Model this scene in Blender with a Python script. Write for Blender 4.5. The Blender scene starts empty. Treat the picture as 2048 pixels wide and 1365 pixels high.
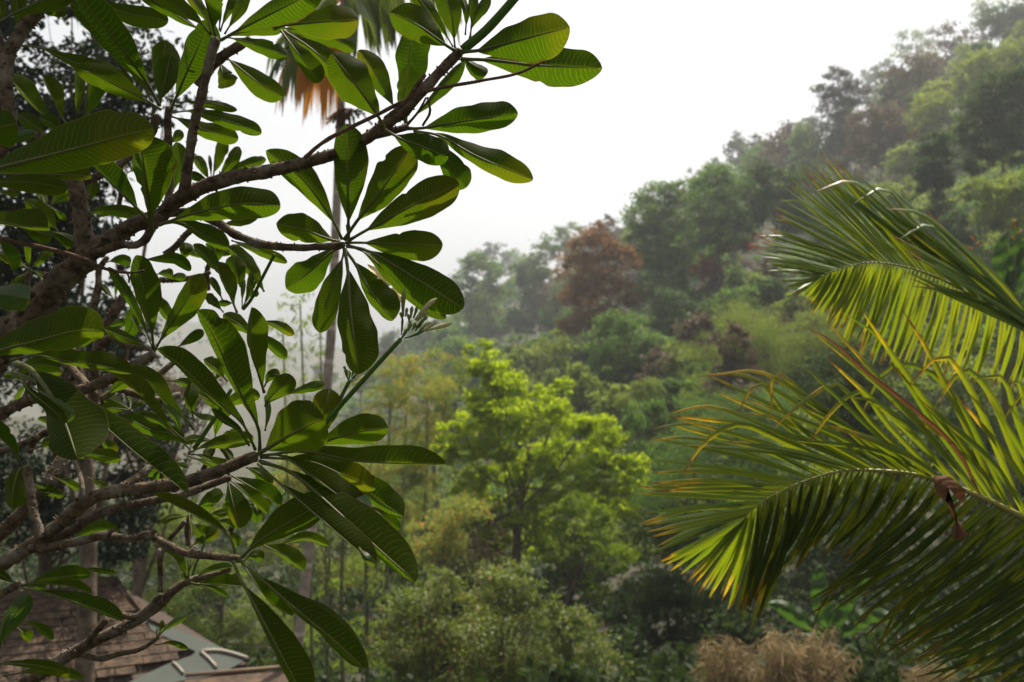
import bpy, math, random
import numpy as np
from mathutils import Vector, noise as mnoise

R = math.radians
random.seed(7)
rng = np.random.default_rng(11)
SC = bpy.context.scene
COL = SC.collection

# ------------------------------------------------------------------ camera
F = 1991.0                      # focal length in photo pixels (35 mm on full frame)
CAM_Z = 8.0
PITCH = R(3.0)
CAM = np.array([0.0, 0.0, CAM_Z])
VF = np.array([0.0, math.cos(PITCH), math.sin(PITCH)])
VR = np.array([1.0, 0.0, 0.0])
VU = np.array([0.0, -math.sin(PITCH), math.cos(PITCH)])
cam_d = bpy.data.cameras.new('camera')
cam_d.lens = 35.0
cam_d.sensor_width = 36.0
cam_d.clip_start = 0.05
cam_d.clip_end = 5000.0
cam_d.dof.use_dof = True
cam_d.dof.focus_distance = 1.85
cam_d.dof.aperture_fstop = 5.6
cam_o = bpy.data.objects.new('camera', cam_d)
COL.objects.link(cam_o)
cam_o.location = CAM
cam_o.rotation_euler = (R(90) + PITCH, 0, 0)
SC.camera = cam_o

# ------------------------------------------------------------------ sky, sun, exposure
SUN_EL, SUN_AZ = 65.0, 28.0    # azimuth measured from straight ahead, negative = left
world = bpy.data.worlds.new('World')
SC.world = world
world.use_nodes = True
wn = world.node_tree
wn.nodes.clear()
sky = wn.nodes.new('ShaderNodeTexSky')
sky.sky_type = 'NISHITA'
sky.sun_disc = False
sky.sun_elevation = R(SUN_EL)
sky.sun_rotation = R(SUN_AZ)
sky.air_density = 1.0
sky.dust_density = 6.0
sky.ozone_density = 1.0
hs = wn.nodes.new('ShaderNodeHueSaturation')
hs.inputs['Saturation'].default_value = 0.15
bg = wn.nodes.new('ShaderNodeBackground')
bg.inputs['Strength'].default_value = 0.10
wo = wn.nodes.new('ShaderNodeOutputWorld')
wn.links.new(sky.outputs[0], hs.inputs['Color'])
wn.links.new(hs.outputs[0], bg.inputs['Color'])
wn.links.new(bg.outputs[0], wo.inputs['Surface'])
sun_d = bpy.data.lights.new('sun', 'SUN')
sun_d.energy = 5.0
sun_d.angle = R(0.6)
sun_d.color = (1.0, 0.91, 0.76)
sun_o = bpy.data.objects.new('sun', sun_d)
COL.objects.link(sun_o)
sd = Vector((math.sin(R(SUN_AZ)) * math.cos(R(SUN_EL)), math.cos(R(SUN_AZ)) * math.cos(R(SUN_EL)), math.sin(R(SUN_EL))))
sun_o.rotation_euler = sd.to_track_quat('Z', 'Y').to_euler()
sun_o.location = (0, 0, 60)
SC.view_settings.view_transform = 'Standard'
SC.view_settings.look = 'None'
SC.view_settings.gamma = 1.0
SC.view_settings.exposure = 0.78
SC.render.engine = 'CYCLES'
SC.cycles.use_denoising = True
SC.cycles.max_bounces = 8
SC.cycles.diffuse_bounces = 4
SC.cycles.glossy_bounces = 2
SC.cycles.transmission_bounces = 5
SC.cycles.volume_bounces = 2
SC.cycles.transparent_max_bounces = 8
SC.cycles.sample_clamp_indirect = 6.0

# ------------------------------------------------------------------ helpers
def ray(px, py):
    return VF + (px - 1024.0) / F * VR - (py - 682.5) / F * VU

def P(px, py, d):
    return CAM + d * ray(px, py)

def tag(o, label=None, cat=None, group=None, kind=None):
    if label: o['label'] = label
    if cat: o['category'] = cat
    if group: o['group'] = group
    if kind: o['kind'] = kind
    return o

def mesh_obj(name, verts, faces, mats, parent=None, uv=None, tint=None, smooth=True, midx=None):
    me = bpy.data.meshes.new(name)
    verts = np.asarray(verts, dtype=np.float64)
    me.from_pydata(verts.tolist(), [], faces if isinstance(faces, list) else faces.tolist())
    for m in (mats if isinstance(mats, (list, tuple)) else [mats]):
        me.materials.append(m)
    if smooth:
        me.polygons.foreach_set('use_smooth', [True] * len(me.polygons))
    if midx is not None:
        me.polygons.foreach_set('material_index', midx)
    if uv is not None:
        l = me.uv_layers.new(name='UVMap')
        vi = np.empty(len(me.loops), dtype=np.int32)
        me.loops.foreach_get('vertex_index', vi)
        l.data.foreach_set('uv', np.asarray(uv, dtype=np.float32)[vi].ravel())
    if tint is not None:
        a = me.attributes.new('tint', 'FLOAT', 'POINT')
        a.data.foreach_set('value', np.asarray(tint, dtype=np.float32))
    me.update()
    o = bpy.data.objects.new(name, me)
    COL.objects.link(o)
    if parent is not None:
        o.parent = parent
        o.matrix_parent_inverse = parent_inv(parent)
    return o

def parent_inv(p):
    """keeps a child's coordinates in world space (parents are only ever moved, never turned)"""
    from mathutils import Matrix
    return Matrix.Identity(4) if p.parent else Matrix.Translation(-Vector(p.location))

def empty(name, loc):
    o = bpy.data.objects.new(name, None)
    COL.objects.link(o)
    o.location = [float(c) for c in loc]
    o.empty_display_size = 0.2
    return o

def spline(pts, n):
    """Catmull-Rom through pts (k x dim), n samples evenly by arc length"""
    pts = np.asarray(pts, dtype=float)
    if len(pts) == 2:
        t = np.linspace(0, 1, n)[:, None]
        return pts[0] * (1 - t) + pts[1] * t
    p = np.vstack([2 * pts[0] - pts[1], pts, 2 * pts[-1] - pts[-2]])
    out = []
    for i in range(1, len(p) - 2):
        t = np.linspace(0, 1, 12, endpoint=False)[:, None]
        a, b, c, d = p[i - 1], p[i], p[i + 1], p[i + 2]
        out.append(0.5 * ((2 * b) + (-a + c) * t + (2 * a - 5 * b + 4 * c - d) * t ** 2 + (-a + 3 * b - 3 * c + d) * t ** 3))
    out.append(pts[-1:])
    q = np.vstack(out)
    L = np.concatenate([[0], np.cumsum(np.linalg.norm(np.diff(q, axis=0), axis=1))])
    s = np.linspace(0, L[-1], n)
    return np.stack([np.interp(s, L, q[:, k]) for k in range(q.shape[1])], axis=1)

def tube(pts, radii, seg=8, bump=0.0, bfreq=20.0, cap=True, ridge=0.0):
    pts = np.asarray(pts, dtype=float)
    n = len(pts)
    radii = np.broadcast_to(np.asarray(radii, dtype=float), (n,))
    tang = np.gradient(pts, axis=0)
    tang /= np.linalg.norm(tang, axis=1)[:, None] + 1e-12
    ref = np.array([0.31, 0.52, 0.79])
    if abs(np.dot(ref, tang[0])) > 0.9:
        ref = np.array([1.0, 0, 0])
    V, T = [], []
    nrm = np.cross(tang[0], ref); nrm /= np.linalg.norm(nrm)
    for i in range(n):
        nrm = nrm - tang[i] * np.dot(nrm, tang[i]); nrm /= np.linalg.norm(nrm) + 1e-12
        bi = np.cross(tang[i], nrm)
        for k in range(seg):
            a = 2 * math.pi * k / seg
            r = radii[i]
            d = math.cos(a) * nrm + math.sin(a) * bi
            if bump:
                q = (pts[i] + d * r) * bfreq
                r = r * (1 + bump * mnoise.noise(Vector(q)) + 0.5 * bump * mnoise.noise(Vector(q * 2.7)))
            if ridge:
                r *= 1 + ridge * (1 if (i % 4) == 0 else 0)
            V.append(pts[i] + d * r)
    Fc = []
    for i in range(n - 1):
        for k in range(seg):
            a, b = i * seg + k, i * seg + (k + 1) % seg
            Fc.append([a, b, b + seg, a + seg])
    if cap:
        V.append(pts[0]); V.append(pts[-1] + tang[-1] * radii[-1] * 0.5)
        c0, c1 = len(V) - 2, len(V) - 1
        for k in range(seg):
            Fc.append([c0, (k + 1) % seg, k])
            Fc.append([c1, (n - 1) * seg + k, (n - 1) * seg + (k + 1) % seg])
    return np.array(V), Fc

class MB:
    def __init__(s):
        s.v, s.f, s.n = [], [], 0
    def add(s, v, f):
        s.v.append(np.asarray(v)); s.f += [[i + s.n for i in q] for q in f]; s.n += len(v)
    def tube(s, *a, **k):
        s.add(*tube(*a, **k))
    def build(s, name, mat, parent=None, **k):
        return mesh_obj(name, np.vstack(s.v), s.f, mat, parent, **k)

# ------------------------------------------------------------------ materials
def new_mat(name):
    m = bpy.data.materials.new(name)
    m.use_nodes = True
    nt = m.node_tree
    nt.nodes.clear()
    return m, nt

class NT:
    """small node builder"""
    def __init__(s, nt): s.nt = nt
    def n(s, t, **k):
        x = s.nt.nodes.new(t)
        for a, b in k.items(): setattr(x, a, b)
        return x
    def link(s, a, b): s.nt.links.new(a, b)
    def put(s, sock, v):
        if isinstance(v, bpy.types.NodeSocket): s.link(v, sock)
        elif v is not None:
            if hasattr(sock.default_value, '__len__') and not hasattr(v, '__len__'): v = (v, v, v, 1)
            if hasattr(v, '__len__') and len(v) == 3 and len(sock.default_value) == 4: v = (*v, 1)
            sock.default_value = v
    def math(s, op, a, b=None, c=None, clamp=False):
        x = s.n('ShaderNodeMath', operation=op, use_clamp=clamp)
        for i, v in enumerate((a, b, c)):
            if v is not None: s.put(x.inputs[i], v)
        return x.outputs[0]
    def mix(s, f, a, b, blend='MIX'):
        x = s.n('ShaderNodeMix', data_type='RGBA', blend_type=blend)
        s.put(x.inputs[0], f); s.put(x.inputs[6], a); s.put(x.inputs[7], b)
        return x.outputs[2]
    def sstep(s, v, lo, hi):
        x = s.n('ShaderNodeMapRange', interpolation_type='SMOOTHSTEP')
        s.put(x.inputs[0], v); s.put(x.inputs[1], lo); s.put(x.inputs[2], hi)
        return x.outputs[0]
    def noise(s, vec, scale, detail=3.0, rough=0.55):
        x = s.n('ShaderNodeTexNoise')
        if vec is not None: s.link(vec, x.inputs['Vector'])
        x.inputs['Scale'].default_value = scale; x.inputs['Detail'].default_value = detail
        x.inputs['Roughness'].default_value = rough
        return x.outputs[0]
    def out(s, sh):
        o = s.n('ShaderNodeOutputMaterial'); s.link(sh, o.inputs['Surface'])

def mat_foliage(name, dark, light, trans, tmix=0.4, rough=0.6, spec=0.10, accent=None, accent_amt=0.0, gain=1.0):
    dark, light, trans = ([min(0.9, c * gain) for c in q] for q in (dark, light, trans))
    m, nt = new_mat(name); b = NT(nt)
    at = b.n('ShaderNodeAttribute', attribute_name='tint').outputs['Fac']
    geo = b.n('ShaderNodeNewGeometry')
    nz = b.noise(geo.outputs['Position'], 0.9, 2.0)
    f = b.math('ADD', b.math('MULTIPLY', at, 0.75), b.math('MULTIPLY', b.math('SUBTRACT', nz, 0.5), 0.9), clamp=True)
    col = b.mix(f, dark, light)
    tcol = b.mix(f, [c * 0.6 for c in trans], trans)
    if accent:
        rnd = b.math('FRACT', b.math('MULTIPLY', at, 37.7))
        g = b.math('GREATER_THAN', b.math('ADD', rnd, b.math('MULTIPLY', b.math('SUBTRACT', nz, 0.5), 0.5)), 1.0 - accent_amt)
        col = b.mix(g, col, accent); tcol = b.mix(g, tcol, accent)
    p = b.n('ShaderNodeBsdfPrincipled')
    b.put(p.inputs['Base Color'], col)
    p.inputs['Roughness'].default_value = rough
    p.inputs['Specular IOR Level'].default_value = spec
    t = b.n('ShaderNodeBsdfTranslucent'); b.put(t.inputs['Color'], tcol)
    mx = b.n('ShaderNodeMixShader'); mx.inputs[0].default_value = tmix
    b.link(p.outputs[0], mx.inputs[1]); b.link(t.outputs[0], mx.inputs[2])
    b.out(mx.outputs[0])
    return m

def mat_bark(name, dark, light, patch=None, scale=30.0, bump=0.6, patch_amt=0.5, rings=0.0):
    m, nt = new_mat(name); b = NT(nt)
    geo = b.n('ShaderNodeNewGeometry'); pos = geo.outputs['Position']
    n1 = b.noise(pos, scale, 5.0, 0.65)
    n2 = b.noise(pos, scale * 0.3, 3.0)
    col = b.mix(b.sstep(n1, 0.3, 0.72), dark, light)
    if patch:
        col = b.mix(b.math('MULTIPLY', b.sstep(n2, 0.5, 0.68), patch_amt), col, patch)
    h = n1
    if rings:
        sep = b.n('ShaderNodeSeparateXYZ'); b.link(pos, sep.inputs[0])
        w = b.math('FRACT', b.math('ADD', b.math('MULTIPLY', sep.outputs[2], rings), b.math('MULTIPLY', n2, 0.4)))
        rg = b.sstep(w, 0.82, 0.9)
        col = b.mix(b.math('MULTIPLY', rg, 0.6), col, [c * 1.7 for c in light])
    p = b.n('ShaderNodeBsdfPrincipled')
    b.put(p.inputs['Base Color'], col)
    p.inputs['Roughness'].default_value = 0.85
    p.inputs['Specular IOR Level'].default_value = 0.2
    bp = b.n('ShaderNodeBump'); bp.inputs['Strength'].default_value = bump
    bp.inputs['Distance'].default_value = 0.4 / scale
    b.link(h, bp.inputs['Height']); b.link(bp.outputs[0], p.inputs['Normal'])
    b.out(p.outputs[0])
    return m

def mat_plain(name, col, rough=0.6, spec=0.3, vary=0.25, scale=20.0, trans=None, tmix=0.3):
    m, nt = new_mat(name); b = NT(nt)
    geo = b.n('ShaderNodeNewGeometry')
    nz = b.noise(geo.outputs['Position'], scale, 4.0)
    c = b.mix(nz, [x * (1 - vary) for x in col], [min(1, x * (1 + vary)) for x in col])
    p = b.n('ShaderNodeBsdfPrincipled'); b.put(p.inputs['Base Color'], c)
    p.inputs['Roughness'].default_value = rough; p.inputs['Specular IOR Level'].default_value = spec
    sh = p.outputs[0]
    if trans:
        t = b.n('ShaderNodeBsdfTranslucent'); b.put(t.inputs['Color'], trans)
        mx = b.n('ShaderNodeMixShader'); mx.inputs[0].default_value = tmix
        b.link(sh, mx.inputs[1]); b.link(t.outputs[0], mx.inputs[2]); sh = mx.outputs[0]
    b.out(sh)
    return m

def mat_plumeria_leaf():
    m, nt = new_mat('plumeria_leaf'); b = NT(nt)
    uv = b.n('ShaderNodeUVMap').outputs[0]
    sep = b.n('ShaderNodeSeparateXYZ'); b.link(uv, sep.inputs[0])
    u, v = sep.outputs[0], sep.outputs[1]
    geo = b.n('ShaderNodeNewGeometry')
    oi = b.n('ShaderNodeObjectInfo')
    rnd = oi.outputs['Random']
    av = b.math('ABSOLUTE', b.math('SUBTRACT', b.math('MULTIPLY', v, 2.0), 1.0))
    wob = b.math('MULTIPLY', b.math('SUBTRACT', b.noise(geo.outputs['Position'], 28.0, 2.0), 0.5), 0.055)
    # side veins: run outwards and a little towards the tip, bending forward by the margin
    ph = b.math('SUBTRACT', b.math('ADD', u, wob), b.math('ADD', b.math('MULTIPLY', av, 0.035), b.math('MULTIPLY', b.math('POWER', av, 5.0), 0.05)))
    cnt = b.math('ADD', 22.0, b.math('MULTIPLY', rnd, 9.0))
    fr = b.math('FRACT', b.math('MULTIPLY', ph, cnt))
    tri = b.math('ABSOLUTE', b.math('SUBTRACT', fr, 0.5))          # 0 at the vein
    vein = b.math('SUBTRACT', 1.0, b.sstep(tri, 0.02, 0.075))
    vein = b.math('MULTIPLY', vein, b.math('SUBTRACT', 1.0, b.sstep(av, 0.84, 0.95)))
    vein = b.math('MULTIPLY', vein, b.sstep(b.noise(geo.outputs['Position'], 55.0, 2.0), 0.25, 0.6))
    rim = b.sstep(av, 0.955, 0.99)
    midr = b.math('SUBTRACT', 1.0, b.sstep(av, 0.02, 0.06))
    vv = b.math('MAXIMUM', b.math('MULTIPLY', vein, 0.85), b.math('MAXIMUM', midr, b.math('MULTIPLY', rim, 0.7)))
    cell = b.noise(geo.outputs['Position'], 420.0, 2.0)
    big = b.noise(geo.outputs['Position'], 9.0, 2.0)
    under0 = b.mix(rnd, (0.018, 0.034, 0.001), (0.029, 0.038, 0.0015))
    under = b.mix(vv, under0, (0.105, 0.105, 0.012))
    upper0 = b.mix(rnd, (0.028, 0.062, 0.020), (0.040, 0.075, 0.026))
    upper = b.mix(vv, upper0, (0.10, 0.15, 0.05))
    tr0 = b.mix(rnd, (0.038, 0.092, 0.001), (0.072, 0.118, 0.0015))
    tr0 = b.mix(b.math('MULTIPLY', big, 0.5), tr0, (0.035, 0.085, 0.002))
    tr0 = b.mix(b.math('MULTIPLY', cell, 0.35), tr0, (0.028, 0.07, 0.002))
    tr = b.mix(vv, tr0, (0.21, 0.22, 0.008))
    spots = b.sstep(b.noise(geo.outputs['Position'], 95.0, 1.0), 0.77, 0.82)
    under = b.mix(b.math('MULTIPLY', spots, 0.7), under, (0.05, 0.03, 0.01))
    tr = b.mix(b.math('MULTIPLY', spots, 0.7), tr, (0.04, 0.03, 0.005))
    old = b.math('MULTIPLY', b.sstep(b.math('FRACT', b.math('MULTIPLY', rnd, 7.3)), 0.84, 0.9), b.sstep(b.math('ADD', b.math('MULTIPLY', u, 0.6), b.math('MULTIPLY', big, 0.9)), 0.75, 1.0))
    tr = b.mix(b.math('MULTIPLY', old, 0.35), tr, (0.20, 0.18, 0.004))
    burn = b.math('MULTIPLY', b.sstep(b.math('ADD', av, b.math('MULTIPLY', b.noise(geo.outputs['Position'], 40.0, 2.0), 0.5)), 1.22, 1.28), b.math('GREATER_THAN', b.math('FRACT', b.math('MULTIPLY', rnd, 13.7)), 0.6))
    under = b.mix(burn, under, (0.07, 0.04, 0.015)); tr = b.mix(burn, tr, (0.07, 0.035, 0.008)); upper = b.mix(burn, upper, (0.08, 0.05, 0.02))
    base = b.mix(geo.outputs['Backfacing'], upper, under)
    rough = b.math('ADD', 0.42, b.math('MULTIPLY', geo.outputs['Backfacing'], 0.2))
    p = b.n('ShaderNodeBsdfPrincipled')
    b.put(p.inputs['Base Color'], base); b.put(p.inputs['Roughness'], rough)
    b.put(p.inputs['Specular IOR Level'], b.math('SUBTRACT', 0.45, b.math('MULTIPLY', geo.outputs['Backfacing'], 0.38)))
    t = b.n('ShaderNodeBsdfTranslucent'); b.put(t.inputs['Color'], tr)
    bp = b.n('ShaderNodeBump'); bp.inputs['Strength'].default_value = 0.16; bp.inputs['Distance'].default_value = 0.004
    hgt = b.math('ADD', vein, b.math('MULTIPLY', cell, 0.25))
    b.link(hgt, bp.inputs['Height']); b.link(bp.outputs[0], p.inputs['Normal'])
    mx = b.n('ShaderNodeMixShader'); mx.inputs[0].default_value = 0.55
    b.link(p.outputs[0], mx.inputs[1]); b.link(t.outputs[0], mx.inputs[2])
    b.out(mx.outputs[0])
    return m

def mat_leaflet(name='coconut_leaflet', yellow=0.5, glow=1.0, spec=0.5, refl=1.0):
    m, nt = new_mat(name); b = NT(nt)
    uv = b.n('ShaderNodeUVMap').outputs[0]
    sep = b.n('ShaderNodeSeparateXYZ'); b.link(uv, sep.inputs[0])
    u, v = sep.outputs[0], sep.outputs[1]
    geo = b.n('ShaderNodeNewGeometry'); pos = geo.outputs['Position']
    rnd = b.n('ShaderNodeObjectInfo').outputs['Random']
    av = b.math('ABSOLUTE', b.math('SUBTRACT', b.math('MULTIPLY', v, 2.0), 1.0))
    nz = b.math('SUBTRACT', b.noise(pos, 14.0, 3.0), 0.5)
    fine = b.math('SUBTRACT', b.noise(pos, 70.0, 3.0), 0.5)
    yf = b.sstep(b.math('ADD', b.math('ADD', u, b.math('MULTIPLY', rnd, 0.30 * yellow + 0.1)), b.math('ADD', b.math('MULTIPLY', nz, 0.7), b.math('MULTIPLY', b.math('POWER', av, 3.0), 0.18))), 1.20 - 0.30 * yellow, 1.40 - 0.24 * yellow)
    spot = b.math('MULTIPLY', b.sstep(fine, 0.20, 0.30), 0.55 * yellow + 0.15)
    yf = b.math('MAXIMUM', yf, spot)
    bf = b.sstep(b.math('ADD', u, b.math('ADD', b.math('MULTIPLY', nz, 0.5), b.math('MULTIPLY', rnd, 0.14))), 0.98, 1.08)
    br = b.math('MULTIPLY', b.sstep(b.math('ADD', fine, b.math('MULTIPLY', nz, 0.6)), 0.30, 0.36), b.math('MULTIPLY', yf, 0.8))
    bf = b.math('MAXIMUM', bf, br)
    str_ = b.math('FRACT', b.math('MULTIPLY', v, 9.0))
    col = b.mix(yf, b.mix(b.math('MULTIPLY', str_, 0.5), (0.026, 0.052, 0.012), (0.040, 0.072, 0.016)), (0.20, 0.125, 0.012))
    col = b.mix(bf, col, (0.09, 0.045, 0.015))
    tr = b.mix(yf, b.mix(rnd, (0.100, 0.150, 0.003), (0.170, 0.185, 0.004)), (0.46, 0.28, 0.006))
    tr = b.mix(bf, tr, (0.10, 0.04, 0.008))
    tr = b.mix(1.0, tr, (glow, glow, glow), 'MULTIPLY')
    mid = b.math('SUBTRACT', 1.0, b.sstep(av, 0.04, 0.12))
    col = b.mix(b.math('MULTIPLY', mid, 0.6), col, (0.22, 0.20, 0.05))
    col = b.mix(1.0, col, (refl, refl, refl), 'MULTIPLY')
    p = b.n('ShaderNodeBsdfPrincipled'); b.put(p.inputs['Base Color'], col)
    p.inputs['Roughness'].default_value = 0.38
    p.inputs['Specular IOR Level'].default_value = spec
    t = b.n('ShaderNodeBsdfTranslucent'); b.put(t.inputs['Color'], tr)
    mx = b.n('ShaderNodeMixShader'); mx.inputs[0].default_value = 0.5
    b.link(p.outputs[0], mx.inputs[1]); b.link(t.outputs[0], mx.inputs[2])
    b.out(mx.outputs[0])
    return m

def mat_ground():
    m, nt = new_mat('forest_floor'); b = NT(nt)
    geo = b.n('ShaderNodeNewGeometry'); pos = geo.outputs['Position']
    n1 = b.noise(pos, 0.25, 4.0); n2 = b.noise(pos, 3.0, 5.0, 0.65)
    c = b.mix(b.sstep(n1, 0.35, 0.65), (0.016, 0.024, 0.008), (0.036, 0.032, 0.015))
    c = b.mix(b.sstep(n2, 0.4, 0.75), c, (0.052, 0.045, 0.024))
    p = b.n('ShaderNodeBsdfPrincipled'); b.put(p.inputs['Base Color'], c); p.inputs['Roughness'].default_value = 0.95
    bp = b.n('ShaderNodeBump'); bp.inputs['Strength'].default_value = 0.8; bp.inputs['Distance'].default_value = 0.2
    b.link(n2, bp.inputs['Height']); b.link(bp.outputs[0], p.inputs['Normal'])
    b.out(p.outputs[0])
    return m

M = {}
M['ground'] = mat_ground()
M['leaf'] = mat_plumeria_leaf()
M['midrib'] = mat_plain('leaf_midrib', (0.085, 0.095, 0.016), 0.5, 0.4, 0.2, 60, trans=(0.15, 0.17, 0.012), tmix=0.35)
M['bark'] = mat_bark('plumeria_bark', (0.030, 0.021, 0.013), (0.128, 0.092, 0.058), (0.22, 0.20, 0.17), 55.0, 1.0, 0.5)
M['bark_twig'] = mat_bark('dry_twig_bark', (0.035, 0.020, 0.013), (0.13, 0.075, 0.048), None, 90.0, 0.7)
M['stalk'] = mat_plain('flower_stalk', (0.055, 0.11, 0.012), 0.55, 0.15, 0.3, 40, trans=(0.12, 0.2, 0.02), tmix=0.2)
M['bud'] = mat_plain('flower_bud', (0.42, 0.40, 0.20), 0.45, 0.35, 0.25, 80, trans=(0.4, 0.4, 0.15), tmix=0.3)
M['bud_green'] = mat_plain('green_bud', (0.10, 0.14, 0.03), 0.5, 0.35, 0.3, 80)
M['petal'] = mat_plain('white_petal', (0.75, 0.70, 0.55), 0.5, 0.3, 0.1, 40, trans=(0.7, 0.62, 0.45), tmix=0.45)
M['leaflet_hi'] = mat_leaflet('coconut_leaflet_green', 0.45, 1.45, 0.6, 2.6)
M['leaflet_lo'] = mat_leaflet('coconut_leaflet_yellowing', 0.75, 1.55, 0.3, 1.6)
M['leaflet_shade'] = mat_leaflet('coconut_leaflet_painted_shade', 0.55, 0.24, 0.12)  # shade on the hanging leaflets, put into a dimmer leaf colour
M['rachis'] = mat_plain('frond_rachis', (0.22, 0.20, 0.05), 0.45, 0.4, 0.3, 30)
M['dead_leaf'] = mat_plain('dead_leaf', (0.14, 0.065, 0.035), 0.8, 0.2, 0.35, 30, trans=(0.16, 0.06, 0.02), tmix=0.3)
M['trunk'] = mat_bark('forest_trunk', (0.05, 0.038, 0.028), (0.17, 0.13, 0.095), None, 6.0, 0.6)
M['trunk_pale'] = mat_bark('pale_palm_trunk', (0.17, 0.14, 0.115), (0.30, 0.26, 0.22), (0.36, 0.33, 0.28), 9.0, 0.4, 0.4, rings=3.1)
M['culm'] = mat_bark('bamboo_culm', (0.06, 0.075, 0.03), (0.13, 0.13, 0.055), None, 8.0, 0.3, rings=2.6)

# ------------------------------------------------------------------ terrain
def sst(x, a, b):
    t = np.clip((x - a) / (b - a), 0, 1)
    return t * t * (3 - 2 * t)

def terrain(x, y):
    """height above sea level; the camera is at CAM_Z"""
    x = np.asarray(x, dtype=float); y = np.asarray(y, dtype=float)
    r = np.hypot(x, y)
    z = -2.5 - 4.2 * sst(r, 4.0, 20.0)
    q = 0.964 * x + 0.265 * y - 15.0
    hill = 0.558 * (np.logaddexp(0, q / 6.0) * 6.0)
    hill = np.where(hill > 100, 100 + 12 * np.tanh((hill - 100) / 12), hill)
    crest = 1.0 - sst(r, 235.0, 430.0) * 0.9
    und = 2.6 * np.sin(x * 0.045 + 1.3) * np.cos(y * 0.032 - 0.5) + 1.4 * np.sin(x * 0.11 + y * 0.07)
    z = z + hill * crest + und * sst(r, 45, 110)
    far = 46.0 * np.exp(-((r - 560.0) / 120.0) ** 2) * (0.75 + 0.25 * np.sin(np.arctan2(x, y) * 14.0)) * sst(-x + 0.02 * y, -40, 40)
    return z + far + CAM_Z

def ground_hit(px, py):
    d = ray(px, py)
    for s in np.concatenate([np.arange(6, 120, 0.5), np.arange(120, 700, 2.0)]):
        p = CAM + d * s
        if p[2] <= terrain(p[0], p[1]):
            return float(s)
    return 300.0

def build_ground():
    a = np.concatenate([np.arange(0, 60, 2.0), np.arange(60, 280, 5.0), np.arange(280, 701, 20.0)])
    ax = np.concatenate([-a[:0:-1], a])
    ay = ax
    X, Y = np.meshgrid(ax, ay)
    Z = terrain(X, Y)
    v = np.stack([X.ravel(), Y.ravel(), Z.ravel()], 1)
    nx = len(ax)
    i = np.arange(nx * (len(ay) - 1)).reshape(len(ay) - 1, nx)[:, :-1].ravel()
    f = np.stack([i, i + 1, i + nx + 1, i + nx], 1)
    o = mesh_obj('ground', v, f, M['ground'])
    tag(o, kind='structure', label='brown and green forest floor rising into the hillside')
build_ground()

# ------------------------------------------------------------------ haze
def build_haze():
    m, nt = new_mat('haze_air'); b = NT(nt)
    vol = b.n('ShaderNodeVolumePrincipled')
    vol.inputs['Color'].default_value = (0.90, 0.94, 1.0, 1)
    vol.inputs['Density'].default_value = 0.0006
    vol.inputs['Anisotropy'].default_value = 0.35
    o = b.n('ShaderNodeOutputMaterial'); b.link(vol.outputs[0], o.inputs['Volume'])
    x0, x1, y0, y1, z0, z1 = -730, 730, -730, 730, -30, 140
    v = [(x, y, z) for z in (z0, z1) for y in (y0, y1) for x in (x0, x1)]
    f = [[0, 2, 3, 1], [4, 5, 7, 6], [0, 1, 5, 4], [2, 6, 7, 3], [0, 4, 6, 2], [1, 3, 7, 5]]
    ob = mesh_obj('haze', v, f, m, smooth=False)
    tag(ob, 'pale smoky haze filling the valley air', 'haze', kind='stuff')
build_haze()

# ------------------------------------------------------------------ leaf clouds
def leaf_cards(cen, axis, nrm, L, W, tint, bend=0.12):
    """diamond-shaped leaf faces, two triangles each"""
    n = len(cen)
    side = np.cross(axis, nrm); side /= np.linalg.norm(side, axis=1)[:, None] + 1e-9
    nn = np.cross(side, axis)
    L = np.asarray(L)[:, None]; W = np.asarray(W)[:, None]
    p0 = cen - axis * L * 0.5
    p1 = cen + side * W * 0.5 + axis * L * 0.06 - nn * L * bend * 0.4
    p2 = cen + axis * L * 0.5 - nn * L * bend
    p3 = cen - side * W * 0.5 + axis * L * 0.06 - nn * L * bend * 0.4
    v = np.stack([p0, p1, p2, p3], 1).reshape(-1, 3)
    i = np.arange(n) * 4
    f = np.concatenate([np.stack([i, i + 1, i + 2], 1), np.stack([i, i + 2, i + 3], 1)])
    return v, f, np.repeat(tint, 4)

def unit(v):
    return v / (np.linalg.norm(v, axis=1)[:, None] + 1e-9)

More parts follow.
